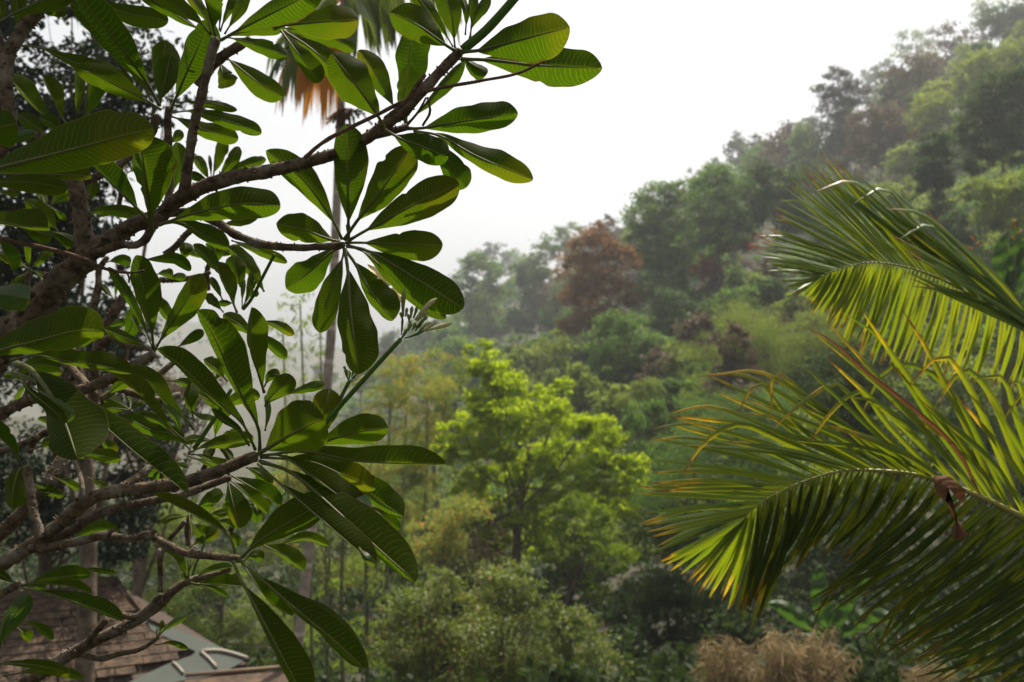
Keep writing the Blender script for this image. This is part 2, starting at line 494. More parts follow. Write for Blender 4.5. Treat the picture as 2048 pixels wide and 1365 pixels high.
def sphere_cloud(c, r, a, cov, style, flat=0.8, sub=None, soft=1.0, kf=1.0):
    """leaves gathered in sub-clumps on and within a ball: returns card arrays"""
    asp = {'broad': 0.52, 'small': 0.6, 'bamboo': 0.16, 'needle': 0.2, 'twig': 0.05}[style]
    area = a * a * asp * 0.5
    n = int(cov * math.pi * r * r / area)
    n = max(20, min(n, 14000))
    k = sub or max(5, min(90, int(kf * 9 * (r / (a * 5)) ** 1.1)))
    d = unit(rng.normal(size=(k, 3)))
    d[:, 2] = d[:, 2] * 0.9 + 0.12
    rad = r * (0.40 + 0.5 * rng.random(k) ** 0.5)
    cl = c + d * rad[:, None] * np.array([1, 1, flat])
    cr = r * (0.24 + 0.24 * rng.random(k)) * soft
    idx = rng.integers(0, k, n)
    off = rng.normal(size=(n, 3)) * 0.6
    off[:, 2] *= 0.55
    pos = cl[idx] + off * cr[idx][:, None]
    ctint = rng.random(k)
    tint = np.clip(0.45 * ctint[idx] + 0.55 * rng.random(n), 0, 1)
    out = unit(pos - c + 1e-6)
    if style == 'bamboo':
        ax = unit(np.stack([rng.normal(size=n) * 0.7, rng.normal(size=n) * 0.7, -0.6 - 0.5 * rng.random(n)], 1) + out * 0.5)
        nr = unit(rng.normal(size=(n, 3)) + np.array([0, 0, 0.5]))
    elif style == 'twig':
        ax = unit(out + rng.normal(size=(n, 3)) * 0.6 + np.array([0, 0, 0.4]))
        nr = unit(rng.normal(size=(n, 3)))
    else:
        ax = unit(out * 0.6 + rng.normal(size=(n, 3)) * 0.7 + np.array([0, 0, -0.25]))
        nr = unit(rng.normal(size=(n, 3)) * 0.75 + np.array([0, 0, 0.9]) + out * 0.4)
    L = a * (0.7 + 0.6 * rng.random(n))
    return leaf_cards(pos, ax, nr, L, L * asp, tint)

def merge_cards(parts):
    vs, fs, ts, o = [], [], [], 0
    for v, f, t in parts:
        vs.append(v); fs.append(f + o); ts.append(t); o += len(v)
    return np.vstack(vs), np.vstack(fs), np.concatenate(ts)

FOL = {
 'fresh':   mat_foliage('fresh_green_foliage', (0.165, 0.235, 0.006), (0.280, 0.360, 0.010), (0.540, 0.690, 0.010), 0.58),
 'mid':     mat_foliage('mid_green_foliage', (0.036, 0.080, 0.018), (0.120, 0.200, 0.045), (0.170, 0.300, 0.036), 0.42),
 'dark':    mat_foliage('dark_green_foliage', (0.022, 0.048, 0.016), (0.072, 0.120, 0.036), (0.085, 0.155, 0.024), 0.36),
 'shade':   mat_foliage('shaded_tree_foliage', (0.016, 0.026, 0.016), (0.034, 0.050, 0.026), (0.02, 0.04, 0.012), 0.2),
 'olive':   mat_foliage('olive_foliage', (0.062, 0.092, 0.020), (0.160, 0.200, 0.048), (0.230, 0.300, 0.034), 0.45, gain=1.3),
 'yellowg': mat_foliage('yellow_green_foliage', (0.078, 0.112, 0.018), (0.165, 0.200, 0.030), (0.250, 0.310, 0.022), 0.45, gain=1.3),
 'rust':    mat_foliage('rusty_brown_foliage', (0.095, 0.044, 0.014), (0.260, 0.130, 0.040), (0.300, 0.140, 0.030), 0.4),
 'red':     mat_foliage('red_brown_foliage', (0.12, 0.030, 0.016), (0.24, 0.070, 0.032), (0.28, 0.06, 0.02), 0.4),
 'tan':     mat_foliage('dry_tan_foliage', (0.085, 0.068, 0.042), (0.170, 0.135, 0.085), (0.16, 0.12, 0.06), 0.35),
 'grey':    mat_foliage('grey_dry_foliage', (0.055, 0.058, 0.042), (0.115, 0.115, 0.085), (0.09, 0.10, 0.055), 0.3),
 'pale':    mat_foliage('pale_green_foliage', (0.065, 0.110, 0.045), (0.135, 0.200, 0.080), (0.18, 0.28, 0.08), 0.45),
 'bamboo':  mat_foliage('bamboo_foliage', (0.060, 0.100, 0.020), (0.140, 0.190, 0.045), (0.220, 0.300, 0.030), 0.48, gain=1.3),
 'bamboo_dry': mat_foliage('yellowing_bamboo_foliage', (0.082, 0.115, 0.022), (0.195, 0.220, 0.055), (0.280, 0.340, 0.045), 0.48, accent=(0.70, 0.36, 0.06), accent_amt=0.07, gain=1.3),
 'shrub':   mat_foliage('glinting_shrub_foliage', (0.045, 0.072, 0.012), (0.150, 0.175, 0.040), (0.200, 0.260, 0.025), 0.42, rough=0.5, spec=0.28, accent=(0.26, 0.14, 0.05), accent_amt=0.035, gain=1.25),
 'fresh_shade': mat_foliage('fresh_green_painted_shade', (0.060, 0.105, 0.005), (0.140, 0.200, 0.008), (0.220, 0.330, 0.008), 0.5),  # darker copy of the fresh green: the smaller tree's shade is in its colour
 'thicket': mat_foliage('thicket_foliage', (0.012, 0.026, 0.007), (0.042, 0.064, 0.016), (0.045, 0.080, 0.010), 0.35),
}
REAL = {'broad': 0.12, 'small': 0.06, 'bamboo': 0.16, 'needle': 0.12, 'twig': 0.5}

def px_tree(name, label, cat, circles, base, depth=None, mat='mid', style='broad', cov=1.7, leaf_px=4.6, group=None,
            trunk_r=None, bark='trunk', flat=0.8, jit=0.8, soft=1.0, amin=None, limbs=True, kf=1.0):
    """a tree whose crown balls follow the photograph; it stands on the terrain at the given depth"""
    if depth is None:
        depth = ground_hit(*base)
    bp = P(base[0], base[1], depth)
    bp[2] = float(terrain(bp[0], bp[1])) - 0.15
    root = empty(name, bp)
    tag(root, label, cat, group)
    a = max(amin if amin else REAL[style], leaf_px * depth / F)
    parts, cens = [], []
    for (x, y, r) in circles:
        rm = r * depth / F
        dj = depth + rng.uniform(-1, 1) * jit * rm
        c = P(x, y, dj)
        cens.append((c, rm))
        parts.append(sphere_cloud(c, rm, a, cov, style, flat, soft=soft, kf=kf))
    v, f, t = merge_cards(parts)
    mesh_obj('crown', v, f, FOL[mat], root, tint=t, smooth=False)
    # trunk and limbs
    mb = MB()
    cm = np.mean([c for c, _ in cens], axis=0)
    zs = [c[2] for c, _ in cens]
    top = np.array([cm[0], cm[1], (min(zs) + max(zs)) * 0.5])
    H = max(0.5, top[2] - bp[2])
    tr = trunk_r or max(0.06, 0.022 * H)
    k = bp * 0.5 + top * 0.5; k[:2] += rng.normal(size=2) * 0.04 * H
    ln = spline([bp, k, top], 9)
    mb.tube(ln, np.linspace(tr, tr * 0.35, 9), 7, bump=0.15, bfreq=3.0)
    step = max(1, len(cens) // 14)
    for c, rm in (cens[::step] if limbs else []):
        s = rng.uniform(0.45, 0.9)
        i = int(s * 8)
        st = ln[i]
        mid = st * 0.5 + c * 0.5 + np.array([0, 0, -0.06 * H * rng.random()])
        mb.tube(spline([st, mid, c], 6), np.linspace(tr * 0.26, tr * 0.06, 6), 5)
        for _ in range(2):
            e = c + unit(rng.normal(size=(1, 3)))[0] * rm * 0.7
            mb.tube(spline([mid, (mid + e) / 2 + np.array([0, 0, 0.05 * rm]), e], 5), np.linspace(tr * 0.10, tr * 0.03, 5), 4)
    mb.build('trunk', M[bark], root)
    return root

def scatter(poly_rows, n, r0, r1):
    """random circles inside rows of (y, x_left, x_right)"""
    out = []
    ys = np.array([q[0] for q in poly_rows]); xl = np.array([q[1] for q in poly_rows]); xr = np.array([q[2] for q in poly_rows])
    for _ in range(n):
        y = rng.uniform(ys[0], ys[-1])
        out.append((rng.uniform(np.interp(y, ys, xl), np.interp(y, ys, xr)), y, rng.uniform(r0, r1)))
    return out

# ------------------------------------------------------------------ hillside forest
G_H = 'trees on the hazy hillside'
HILL = [
 # (name, label, circles, base px, material, style, coverage)
 ('rusty_tree', 'rusty brown leafed tree standing in the middle of the hillside', [(1190, 500, 50), (1150, 540, 42), (1240, 520, 42), (1200, 570, 58), (1155, 600, 40), (1250, 590, 40), (1150, 645, 38), (1210, 640, 48), (1185, 470, 30)], (1210, 775), 'rust', 'broad', 1.9),
 ('green_tree', 'airy green tree with two tiers left of the dark slender tree', [(960, 540, 42), (930, 572, 36), (1000, 568, 36), (965, 615, 45), (940, 655, 40), (990, 660, 40), (945, 525, 28)], (965, 730), 'mid', 'broad', 1.5),
 ('dark_slender_tree', 'dark narrow tree between the airy green tree and the rusty tree', [(1062, 545, 30), (1042, 562, 24), (1085, 550, 20), (1062, 590, 38), (1045, 632, 32), (1050, 658, 22), (1030, 540, 14)], (1050, 710), 'dark', 'broad', 2.0),
 ('bare_tree', 'grey thin-leaved tree on the skyline above the airy green tree', [(985, 503, 28), (962, 512, 18), (1000, 525, 25)], (985, 580), 'grey', 'small', 0.9),
 ('pale_tree', 'pale green rounded tree on the skyline above the dark slender tree', [(1030, 515, 28), (1045, 535, 28), (1015, 540, 22)], (1032, 590), 'pale', 'broad', 1.3),
 ('pale_tree', 'pale green spreading tree on the skyline left of the rusty tree', [(1110, 485, 32), (1140, 470, 30), (1090, 505, 28), (1125, 510, 30)], (1115, 580), 'pale', 'broad', 1.1),
 ('brown_tree', 'faded brown tree behind and left of the rusty tree', [(1110, 590, 40), (1085, 620, 35), (1130, 630, 40)], (1105, 690), 'tan', 'small', 1.2),
 ('tall_green_tree', 'tall full green tree right of the rusty tree', [(1320, 395, 46), (1290, 445, 48), (1340, 455, 55), (1275, 495, 40), (1310, 515, 55), (1360, 390, 38), (1370, 500, 50), (1300, 580, 45)], (1330, 690), 'mid', 'broad', 1.9),
 ('tall_green_tree', 'second tall green tree closer to the palm fronds, its top split in two', [(1440, 355, 40), (1475, 375, 36), (1410, 375, 34), (1430, 420, 55), (1480, 440, 40), (1400, 470, 45), (1450, 480, 45)], (1440, 640), 'mid', 'broad', 1.8),
 ('grey_green_tree', 'grey-green dense tree behind the tip of the upper frond', [(1540, 350, 38), (1575, 375, 40), (1510, 385, 34), (1550, 425, 55), (1500, 445, 38), (1595, 350, 26), (1590, 440, 45)], (1550, 600), 'dark', 'broad', 1.8),
 ('red_shrub', 'red-brown leafed shrub below the second tall green tree', [(1395, 548, 26), (1430, 535, 28), (1470, 500, 32), (1505, 485, 26), (1415, 520, 20)], (1440, 640), 'red', 'small', 1.1),
 ('leafy_tree', 'round dark leafy tree low on the slope with big shiny leaves', [(1245, 658, 48), (1205, 690, 38), (1290, 690, 38), (1232, 728, 48), (1278, 738, 42), (1250, 778, 45), (1215, 760, 35)], (1255, 850), 'mid', 'broad', 2.0),
 ('light_green_tree', 'small light green tree to the right of the round leafy tree', [(1352, 718, 24), (1338, 750, 34), (1372, 762, 30), (1350, 790, 34)], (1355, 850), 'olive', 'small', 1.7),
 ('bamboo_tuft', 'soft olive bamboo tuft below the round leafy tree', [(1300, 785, 38), (1268, 805, 34), (1325, 825, 40), (1275, 850, 36), (1310, 870, 36)], (1300, 930), 'olive', 'bamboo', 1.9),
 ('slope_tree', 'green tree on the slope just above the bright green tree, right side', [(1160, 775, 40), (1130, 800, 36), (1190, 810, 38), (1210, 850, 34)], (1170, 880), 'mid', 'broad', 1.8),
 ('slope_tree', 'brownish green tree directly left of the round leafy tree', [(1105, 690, 36), (1075, 720, 38), (1120, 740, 38), (1085, 770, 40)], (1100, 830), 'yellowg', 'small', 1.6),
 ('slope_tree', 'green tree below the dark slender tree', [(1040, 700, 34), (1010, 720, 36), (1050, 740, 34)], (1035, 800), 'mid', 'broad', 1.7),
 ('slope_tree', 'green rounded tree below the airy green tree', [(940, 710, 40), (900, 700, 36), (920, 745, 40), (970, 720, 36)], (935, 810), 'mid', 'broad', 1.8),
 ('slope_tree', 'grey-green hazy tree behind the bud spray', [(870, 650, 40), (835, 672, 38), (880, 690, 38)], (860, 740), 'mid', 'broad', 1.6),
 ('slope_tree', 'bluish hazy tree left of the bud spray at the foot of the hill', [(795, 690, 36), (770, 705, 30), (815, 715, 34)], (795, 770), 'dark', 'broad', 1.6),
 ('grey_tall_tree', 'tall grey-green tree standing highest on the skyline with open top', [(1668, 150, 24), (1692, 165, 28), (1648, 185, 26), (1676, 178, 26), (1705, 195, 34), (1672, 218, 42), (1655, 262, 48), (1700, 262, 46), (1672, 310, 50)], (1680, 390), 'grey', 'broad', 1.35),
 ('grey_bush_tree', 'grey dry tree on the skyline left of the tall open-topped tree', [(1490, 288, 34), (1468, 312, 28), (1520, 318, 40), (1500, 335, 30)], (1500, 400), 'grey', 'small', 1.3),
 ('grey_bush_tree', 'grey-brown tree on the skyline between the dry tree and the tall open-topped tree', [(1562, 285, 36), (1590, 262, 30), (1548, 320, 36), (1600, 300, 36)], (1575, 390), 'tan', 'small', 1.4),
 ('skyline_tree', 'small pale green tree on the skyline above the tall full green tree', [(1432, 332, 24), (1450, 345, 24), (1415, 350, 20)], (1435, 400), 'pale', 'small', 1.3),
 ('skyline_tree', 'small leafless-looking tree low on the skyline left of the pale one', [(1392, 345, 18), (1405, 360, 18)], (1395, 400), 'tan', 'small', 0.7),
 ('tan_tree', 'broad tan dry tree right of the tall open-topped tree', [(1760, 240, 52), (1805, 280, 52), (1742, 292, 48), (1725, 250, 36), (1780, 320, 45)], (1770, 400), 'tan', 'small', 1.6),
 ('skyline_tree', 'dark green round skyline tree just right of the tall open-topped tree', [(1740, 150, 22), (1768, 140, 24), (1750, 172, 24)], (1755, 230), 'dark', 'broad', 1.5),
 ('pale_tree', 'pale airy tree on the upper skyline', [(1820, 82, 30), (1850, 76, 24), (1800, 105, 24), (1862, 95, 24)], (1835, 170), 'pale', 'small', 0.8),
 ('brown_tree', 'brown leafless-looking tree on the upper skyline right of the pale airy tree', [(1905, 72, 34), (1935, 92, 34), (1882, 110, 36), (1920, 120, 36)], (1910, 200), 'tan', 'small', 1.0),
 ('brown_tree', 'brown dry tree below the pale airy skyline tree', [(1825, 140, 42), (1860, 150, 40), (1795, 165, 34), (1840, 185, 38)], (1830, 260), 'tan', 'small', 1.3),
 ('yellow_green_tree', 'yellow-green tree high on the slope at the right', [(1872, 210, 40), (1905, 182, 40), (1850, 245, 38), (1890, 255, 36)], (1880, 330), 'yellowg', 'broad', 1.9),
 ('yellow_green_tree', 'yellow-green tree at the right edge below the bluish trees', [(1960, 140, 42), (2005, 125, 46), (2045, 110, 40), (1945, 175, 36)], (1985, 260), 'yellowg', 'broad', 1.9),
 ('yellow_green_tree', 'yellow-green bush below the tan dry tree', [(1822, 300, 34), (1800, 325, 34), (1850, 320, 36), (1830, 345, 34)], (1825, 400), 'olive', 'broad', 1.9),
 ('bluish_tree', 'bluish dark tree in the top right corner', [(2005, 35, 44), (2045, 60, 44), (2040, 15, 36), (1975, 60, 30)], (2010, 150), 'dark', 'broad', 1.5),
 ('pale_tree', 'thin pale tree against the sky in the top right corner', [(1955, 18, 24), (1978, 12, 22), (1965, 45, 24)], (1965, 110), 'pale', 'small', 0.8),
 ('big_dark_tree', 'big dark green tree at the right edge above the upper frond', [(1995, 175, 44), (2035, 165, 44), (1960, 225, 48), (2022, 235, 56), (1940, 268, 36), (1985, 285, 52), (2040, 300, 48), (1965, 325, 40)], (1990, 440), 'dark', 'broad', 2.2),
 ('vine_column', 'dead trunk wrapped in green vines like a column above the upper frond', [(1875, 282, 29), (1858, 308, 31), (1880, 318, 31), (1862, 345, 36), (1885, 360, 29), (1850, 335, 23), (1868, 385, 35), (1872, 420, 35), (1868, 455, 34), (1878, 480, 29)], (1872, 520), 'dark', 'broad', 2.6),
 ('slope_tree', 'green bushy tree at the right edge under the big dark tree', [(1960, 385, 36), (2005, 400, 42), (2040, 370, 40), (1985, 440, 40), (2035, 450, 44)], (2000, 540), 'olive', 'broad', 2.0),
 ('slope_tree', 'dark shrub right beside the vine column', [(1915, 440, 30), (1935, 470, 34), (1910, 490, 30)], (1925, 550), 'dark', 'broad', 1.9),
 ('slope_tree', 'olive shrub left of the vine column', [(1790, 400, 34), (1820, 380, 30), (1800, 440, 34), (1760, 390, 30)], (1795, 500), 'olive', 'broad', 1.8),
 ('slope_tree', 'green shrub behind the fan of the upper frond', [(1680, 410, 40), (1640, 430, 40), (1720, 400, 36), (1660, 470, 40)], (1680, 540), 'mid', 'broad', 1.8),
 ('slope_tree', 'olive slope shrub left of the upper frond tip', [(1480, 600, 38), (1440, 620, 38), (1500, 640, 38), (1460, 660, 36)], (1475, 730), 'mid', 'broad', 1.8),
 ('slope_tree', 'dusky green shrub under the tall full green tree', [(1340, 600, 38), (1380, 620, 38), (1350, 650, 40), (1310, 640, 34)], (1350, 730), 'dark', 'broad', 1.8),
]
for (nm, lb, cs, base, mt, st, cv) in HILL:
    cv = cv * 1.9
    d = ground_hit(*base)
    far = d > 130
    px_tree(nm, lb, 'shrub' if 'shrub' in nm else 'tree', cs, base, depth=d, mat=mt, style=st, cov=cv * 0.9, leaf_px=6.2, soft=0.9, kf=1.7, limbs=d < 130 and cv < 2.0, group=None if nm in ('rusty_tree', 'vine_column', 'red_shrub') else G_H)

# --- look-alike trees that fill the slope behind them, told apart by nothing
protos = {}
def make_proto(mt, k):
    root = empty('hillside_tree', (0, 0, 0))
    parts = []
    Rm = 3.2
    for j in range(9):
        a = rng.random() * 6.28; h = rng.random()
        rr = Rm * (0.75 - 0.5 * h) * rng.random() ** 0.5
        c = np.array([rr * math.cos(a), rr * math.sin(a), 3.2 + h * 5.5])
        parts.append(sphere_cloud(c, 2.3 - 0.6 * h, 0.56, 2.4, 'broad', soft=0.95, kf=1.6))
    v, f, t = merge_cards(parts)
    cr = mesh_obj('crown', v, f, FOL[mt], root, tint=t, smooth=False)
    mb = MB()
    mb.tube(spline([(0, 0, -0.6), (0.1, 0.1, 3), (0, 0.1, 7.5)], 8), np.linspace(0.22, 0.05, 8), 6)
    for j in range(6):
        a = rng.random() * 6.28
        mb.tube(spline([(0, 0, 2.2 + j * 0.5), (math.cos(a), math.sin(a), 3.6 + j * 0.5), (2.1 * math.cos(a), 2.1 * math.sin(a), 4.6 + j * 0.5)], 5), np.linspace(0.1, 0.03, 5), 5)
    tk = mb.build('trunk', M['trunk'], root)
    return root, cr, tk
n_fill = 0
LOOKALIKE = []
fill_rng = np.random.default_rng(5)
taken = []
while n_fill < 190:
    px = fill_rng.uniform(640, 2200)
    d = 60 * (300 / 60) ** fill_rng.random()
    x = (px - 1024) / F * d; y = d
    z = float(terrain(x, y))
    if z - CAM_Z < -3.5 or math.hypot(x, y) > 300: continue
    py = 682.5 - F * np.dot(np.array([x, y, z]) - CAM, VU) / np.dot(np.array([x, y, z]) - CAM, VF)
    if any((x - a) ** 2 + (y - b) ** 2 < 16 for a, b in taken): continue
    if d < 95 and (px < 1500 and py < 690): continue
    if d < 110 and px > 1500: continue
    taken.append((x, y))
    mt = fill_rng.choice(['mid', 'dark', 'olive', 'tan'], p=[0.34, 0.16, 0.30, 0.20])
    key = (mt, int(fill_rng.integers(0, 2)))
    if key not in protos:
        protos[key] = make_proto(*key)
        root = protos[key][0]
    else:
        r0, c0, t0 = protos[key]
        root = r0.copy(); COL.objects.link(root)
        for ch in (c0, t0):
            q = ch.copy(); COL.objects.link(q); q.parent = root
    s = fill_rng.uniform(0.5, 0.95) * (1.0 if d > 120 else 0.7)
    root.location = (x, y, z)
    root.scale = (s, s, s * fill_rng.uniform(0.85, 1.2))
    root.rotation_euler = (0, 0, fill_rng.random() * 6.28)
    LOOKALIKE.append((root, mt, 'tree', px, py - 6.0 * s * F / d, d))
    n_fill += 1

n_sh = 0
while n_sh < 90:
    px = fill_rng.uniform(860, 1850)
    d = 42 * (105 / 42) ** fill_rng.random()
    x = (px - 1024) / F * d; y = d
    z = float(terrain(x, y))
    py = 682.5 - F * np.dot(np.array([x, y, z]) - CAM, VU) / np.dot(np.array([x, y, z]) - CAM, VF)
    if py < 610 or py > 930: continue
    if any((x - a) ** 2 + (y - b) ** 2 < 2.5 for a, b in taken): continue
    taken.append((x, y))
    mt = fill_rng.choice(['mid', 'dark', 'olive', 'tan'], p=[0.30, 0.16, 0.38, 0.16])
    r0, c0, t0 = protos[(mt, int(fill_rng.integers(0, 2)))] if (mt, 0) in protos and (mt, 1) in protos else list(protos.values())[0]
    root = r0.copy(); COL.objects.link(root); root.name = 'slope_shrub'
    for ch in (c0, t0):
        q = ch.copy(); COL.objects.link(q); q.parent = root
    s = fill_rng.uniform(0.22, 0.46)
    root.location = (x, y, z); root.scale = (s * 1.1, s * 1.1, s * fill_rng.uniform(0.9, 1.4)); root.rotation_euler = (0, 0, fill_rng.random() * 6.28)
    LOOKALIKE.append((root, mt, 'shrub', px, py - 5.0 * s * F / d, d))
    n_sh += 1

# each one is told apart by its colour, the landmark it grows next to and its distance
MARKS = [(1195, 560, 'the rusty brown tree'), (960, 600, 'the airy two-tier green tree'), (1055, 600, 'the dark slender tree'), (1320, 460, 'the tall full green tree'), (1440, 410, 'the split-topped tall tree'), (1550, 400, 'the grey-green tree by the frond tip'),
         (1250, 710, 'the round leafy tree'), (1680, 240, 'the tall open-topped skyline tree'), (1770, 280, 'the broad tan tree'), (1880, 220, 'the high yellow-green tree'), (1990, 240, 'the big dark right-edge tree'), (1868, 380, 'the vine column'),
         (1440, 525, 'the red-brown shrub'), (1350, 750, 'the small light green tree'), (860, 670, 'the hazy tree behind the buds'), (1160, 800, 'the tree above the bright crown'), (2010, 60, 'the bluish corner tree'), (1480, 630, 'the olive shrub below the frond tip'), (1700, 640, 'the slope between the fronds'), (1560, 740, 'the brush left of the lower frond')]
CW = {'mid': 'plain green', 'dark': 'dark green', 'olive': 'olive', 'tan': 'dry tan'}
sets = {}
for it in LOOKALIKE:
    m = min(MARKS, key=lambda q: math.hypot(q[0] - it[3], q[1] - it[4]))
    dx, dy = it[3] - m[0], it[4] - m[1]
    side = ('right of' if dx > 0 else 'left of') if abs(dx) > abs(dy) else ('below' if dy > 0 else 'above')
    sets.setdefault('%s %s %s %s' % (CW[it[1]], it[2], side, m[2]), []).append(it)
ORD = ['nearest', 'second nearest', 'third nearest', 'fourth nearest', 'fifth nearest', 'sixth nearest', 'seventh nearest', 'eighth nearest', 'ninth nearest', 'tenth nearest']
NUM = {2: 'two', 3: 'three', 4: 'four', 5: 'five', 6: 'six', 7: 'seven', 8: 'eight', 9: 'nine', 10: 'ten'}
for lb, its in sets.items():
    its.sort(key=lambda q: q[5])
    for n_, it in enumerate(its):
        full = lb if len(its) == 1 else '%s, %s of %s' % (lb, ORD[min(n_, 9)], NUM.get(len(its), 'many'))
        tag(it[0], full, it[2], '%s %ss filling the hillside' % (CW[it[1]], it[2]))

# --- low growth that covers the ground everywhere
def undergrowth(name, label, mat, n, d0, d1, pxl, pxr, leaf_px, seed, style='broad', hmax=1.6, zlim=None):
    r = np.random.default_rng(seed)
    parts = []
    for _ in range(n):
        d = d0 * (d1 / d0) ** r.random()
        px = r.uniform(pxl, pxr)
        x = (px - 1024) / F * d; y = d
        z = float(terrain(x, y))
        if zlim is not None and z - CAM_Z > zlim: continue
        rr = (0.5 + 0.7 * r.random()) * min(1.5, 0.7 + d / 120)
        parts.append(sphere_cloud(np.array([x, y, z + r.random() * hmax * 0.5]), rr, max(0.19, leaf_px * d / F), 0.55, style, flat=0.6, sub=5))
    v, f, t = merge_cards(parts)
    o = mesh_obj(name, v, f, FOL[mat], tint=t, smooth=False)
    tag(o, label, 'undergrowth', kind='stuff')
undergrowth('undergrowth', 'dense green undergrowth covering the hillside', 'mid', 1500, 40, 270, 560, 2250, 8.5, 21)
undergrowth('undergrowth', 'dark green undergrowth between the hillside trees', 'dark', 1500, 40, 270, 560, 2250, 8.5, 27)
undergrowth('undergrowth', 'olive brush covering the lower slope', 'olive', 1300, 30, 110, 600, 2250, 7.5, 22, 'small')
undergrowth('undergrowth', 'dry tan brush scattered over the slope', 'tan', 220, 38, 240, 700, 2250, 5.0, 23, 'small')
undergrowth('undergrowth', 'low green weeds on the valley floor', 'thicket', 1200, 14, 60, -150, 2200, 7.0, 24, 'small')
undergrowth('far_forest', 'far bluish wood on the ridge beyond the valley', 'dark', 500, 330, 560, -100, 900, 6.0, 25)

# ------------------------------------------------------------------ valley: the bright tree, bamboo, shrubs
def fill_between(cs, k, jx=0.5):
    out = list(cs)
    for i in range(k):
        x, y, r = cs[rng.integers(0, len(cs))]
        out.append((x + rng.normal() * r * jx, y + rng.normal() * r * jx, r * rng.uniform(0.5, 0.8)))
    return out
bright = [(985, 725, 40), (1010, 765, 45), (960, 740, 28), (1040, 790, 34), (975, 800, 48), (1020, 830, 50), (950, 850, 48), (905, 868, 36), (925, 910, 46), (1000, 890, 55), (1060, 850, 45), (1100, 820, 40), (1130, 775, 26), (1090, 790, 28), (1140, 850, 44), (1185, 850, 40), (1220, 875, 36), (1180, 905, 45), (1120, 910, 52), (1070, 930, 50), (1020, 950, 45), (960, 950, 40), (1225, 935, 42), (1265, 930, 36), (1270, 960, 32), (1235, 985, 36), (1160, 960, 46), (905, 1045, 22), (935, 1050, 22), (970, 1065, 24), (1000, 1010, 28), (960, 990, 38), (1060, 1000, 42), (1110, 975, 44), (1200, 1000, 42), (1245, 1020, 36), (1090, 1055, 36), (935, 985, 34), (885, 905, 28), (940, 700, 16), (970, 690, 18), (1035, 1045, 32), (1000, 1090, 26), (1065, 1095, 28), (955, 1030, 26), (1085, 1010, 34)]
px_tree('bright_green_tree', 'bright yellow-green tree in full leaf standing alone in the valley centre', 'tree', fill_between(bright, 14), (1034, 1262), depth=27.5, mat='fresh', style='small', cov=3.0, leaf_px=6.4, trunk_r=0.16, jit=1.0, flat=0.75, soft=0.72, kf=2.2)
px_tree('bright_green_tree', 'smaller bright green tree low at the right of the tall bright one', 'tree', [(1150, 1010, 40), (1110, 1040, 36), (1190, 1040, 40), (1140, 1080, 45), (1210, 1090, 45), (1100, 1110, 32), (1170, 1130, 42), (1235, 1125, 38), (1070, 1080, 28), (1190, 1180, 36), (1255, 1110, 24), (1210, 1210, 30)], (1108, 1330), depth=25.5, mat='fresh_shade', style='small', cov=2.4, leaf_px=5.6, trunk_r=0.10, jit=1.0, soft=0.75, kf=2.0)

px_tree('shrub', 'bushy olive shrub with glinting leaves below the bright tree', 'shrub', fill_between([(835, 1200, 55), (900, 1190, 48), (870, 1260, 70), (800, 1240, 45), (940, 1270, 70), (830, 1310, 70), (900, 1340, 80), (780, 1310, 45)], 6), (870, 1540), depth=16, mat='shrub', style='broad', cov=1.5, leaf_px=6.0, amin=0.06)
px_tree('shrub', 'taller olive shrub under the trunk of the bright tree', 'shrub', fill_between([(985, 1175, 50), (1040, 1165, 48), (1000, 1230, 65), (1070, 1230, 60), (1020, 1300, 75), (1080, 1320, 70), (970, 1340, 70)], 6), (1020, 1540), depth=16.5, mat='shrub', style='broad', cov=1.5, leaf_px=6.0, amin=0.06)
px_tree('shrub', 'olive shrub right of the taller one, at the bottom of the picture', 'shrub', fill_between([(1140, 1250, 50), (1180, 1290, 55), (1130, 1320, 60), (1200, 1340, 60), (1110, 1220, 36)], 4), (1150, 1560), depth=16, mat='shrub', style='broad', cov=1.5, leaf_px=6.0, amin=0.06)

# bamboo with yellowing leaves, left of the bright tree
def bamboo(label, circles, base_x, depth, mat, culms, cov=1.1, seed=0, leaf_px=7.5):
    r = np.random.default_rng(seed)
    bx = P(base_x, 1400, depth); bz = float(terrain(bx[0], bx[1])) - 0.1
    root = empty('bamboo_clump', (bx[0], bx[1], bz))
    tag(root, label, 'bamboo')
    parts = []
    a = max(0.15, leaf_px * depth / F)
    for (x, y, rr) in circles:
        dj = depth + r.uniform(-1, 1) * rr * depth / F * 1.2
        parts.append(sphere_cloud(P(x, y, dj), rr * depth / F, a, cov, 'bamboo', 0.9, sub=14))
    v, f, t = merge_cards(parts)
    mesh_obj('foliage', v, f, FOL[mat], root, tint=t, smooth=False)
    for (x0, x1, ytop, wpx) in culms:
        g = P(x0, 1400, depth); g[2] = float(terrain(g[0], g[1])) - 0.1
        tp = P(x1, ytop, depth + r.uniform(-0.6, 0.6))
        mid = (g + tp) / 2 + np.array([r.normal() * 0.05, 0, 0.1])
        vv, ff = tube(spline([g, mid, tp], 22), np.linspace(wpx, wpx * 0.45, 22) / 2 * depth / F, 7, ridge=0.10)
        mesh_obj('culm', vv, ff, M['culm'], root)
    return root
bamboo('bamboo clump with yellow and orange leaves left of the bright tree', fill_between([(800, 740, 45), (830, 800, 50), (770, 800, 45), (840, 860, 50), (790, 880, 50), (850, 930, 45), (800, 960, 48), (760, 930, 40), (845, 1000, 40), (790, 1030, 42), (880, 780, 36), (740, 850, 36), (870, 720, 30)], 8), 790, 31, 'bamboo_dry',
       [(770, 780, 780, 7), (800, 815, 740, 6), (735, 745, 830, 7), (840, 855, 790, 6)], 1.3, 31, 9.0)
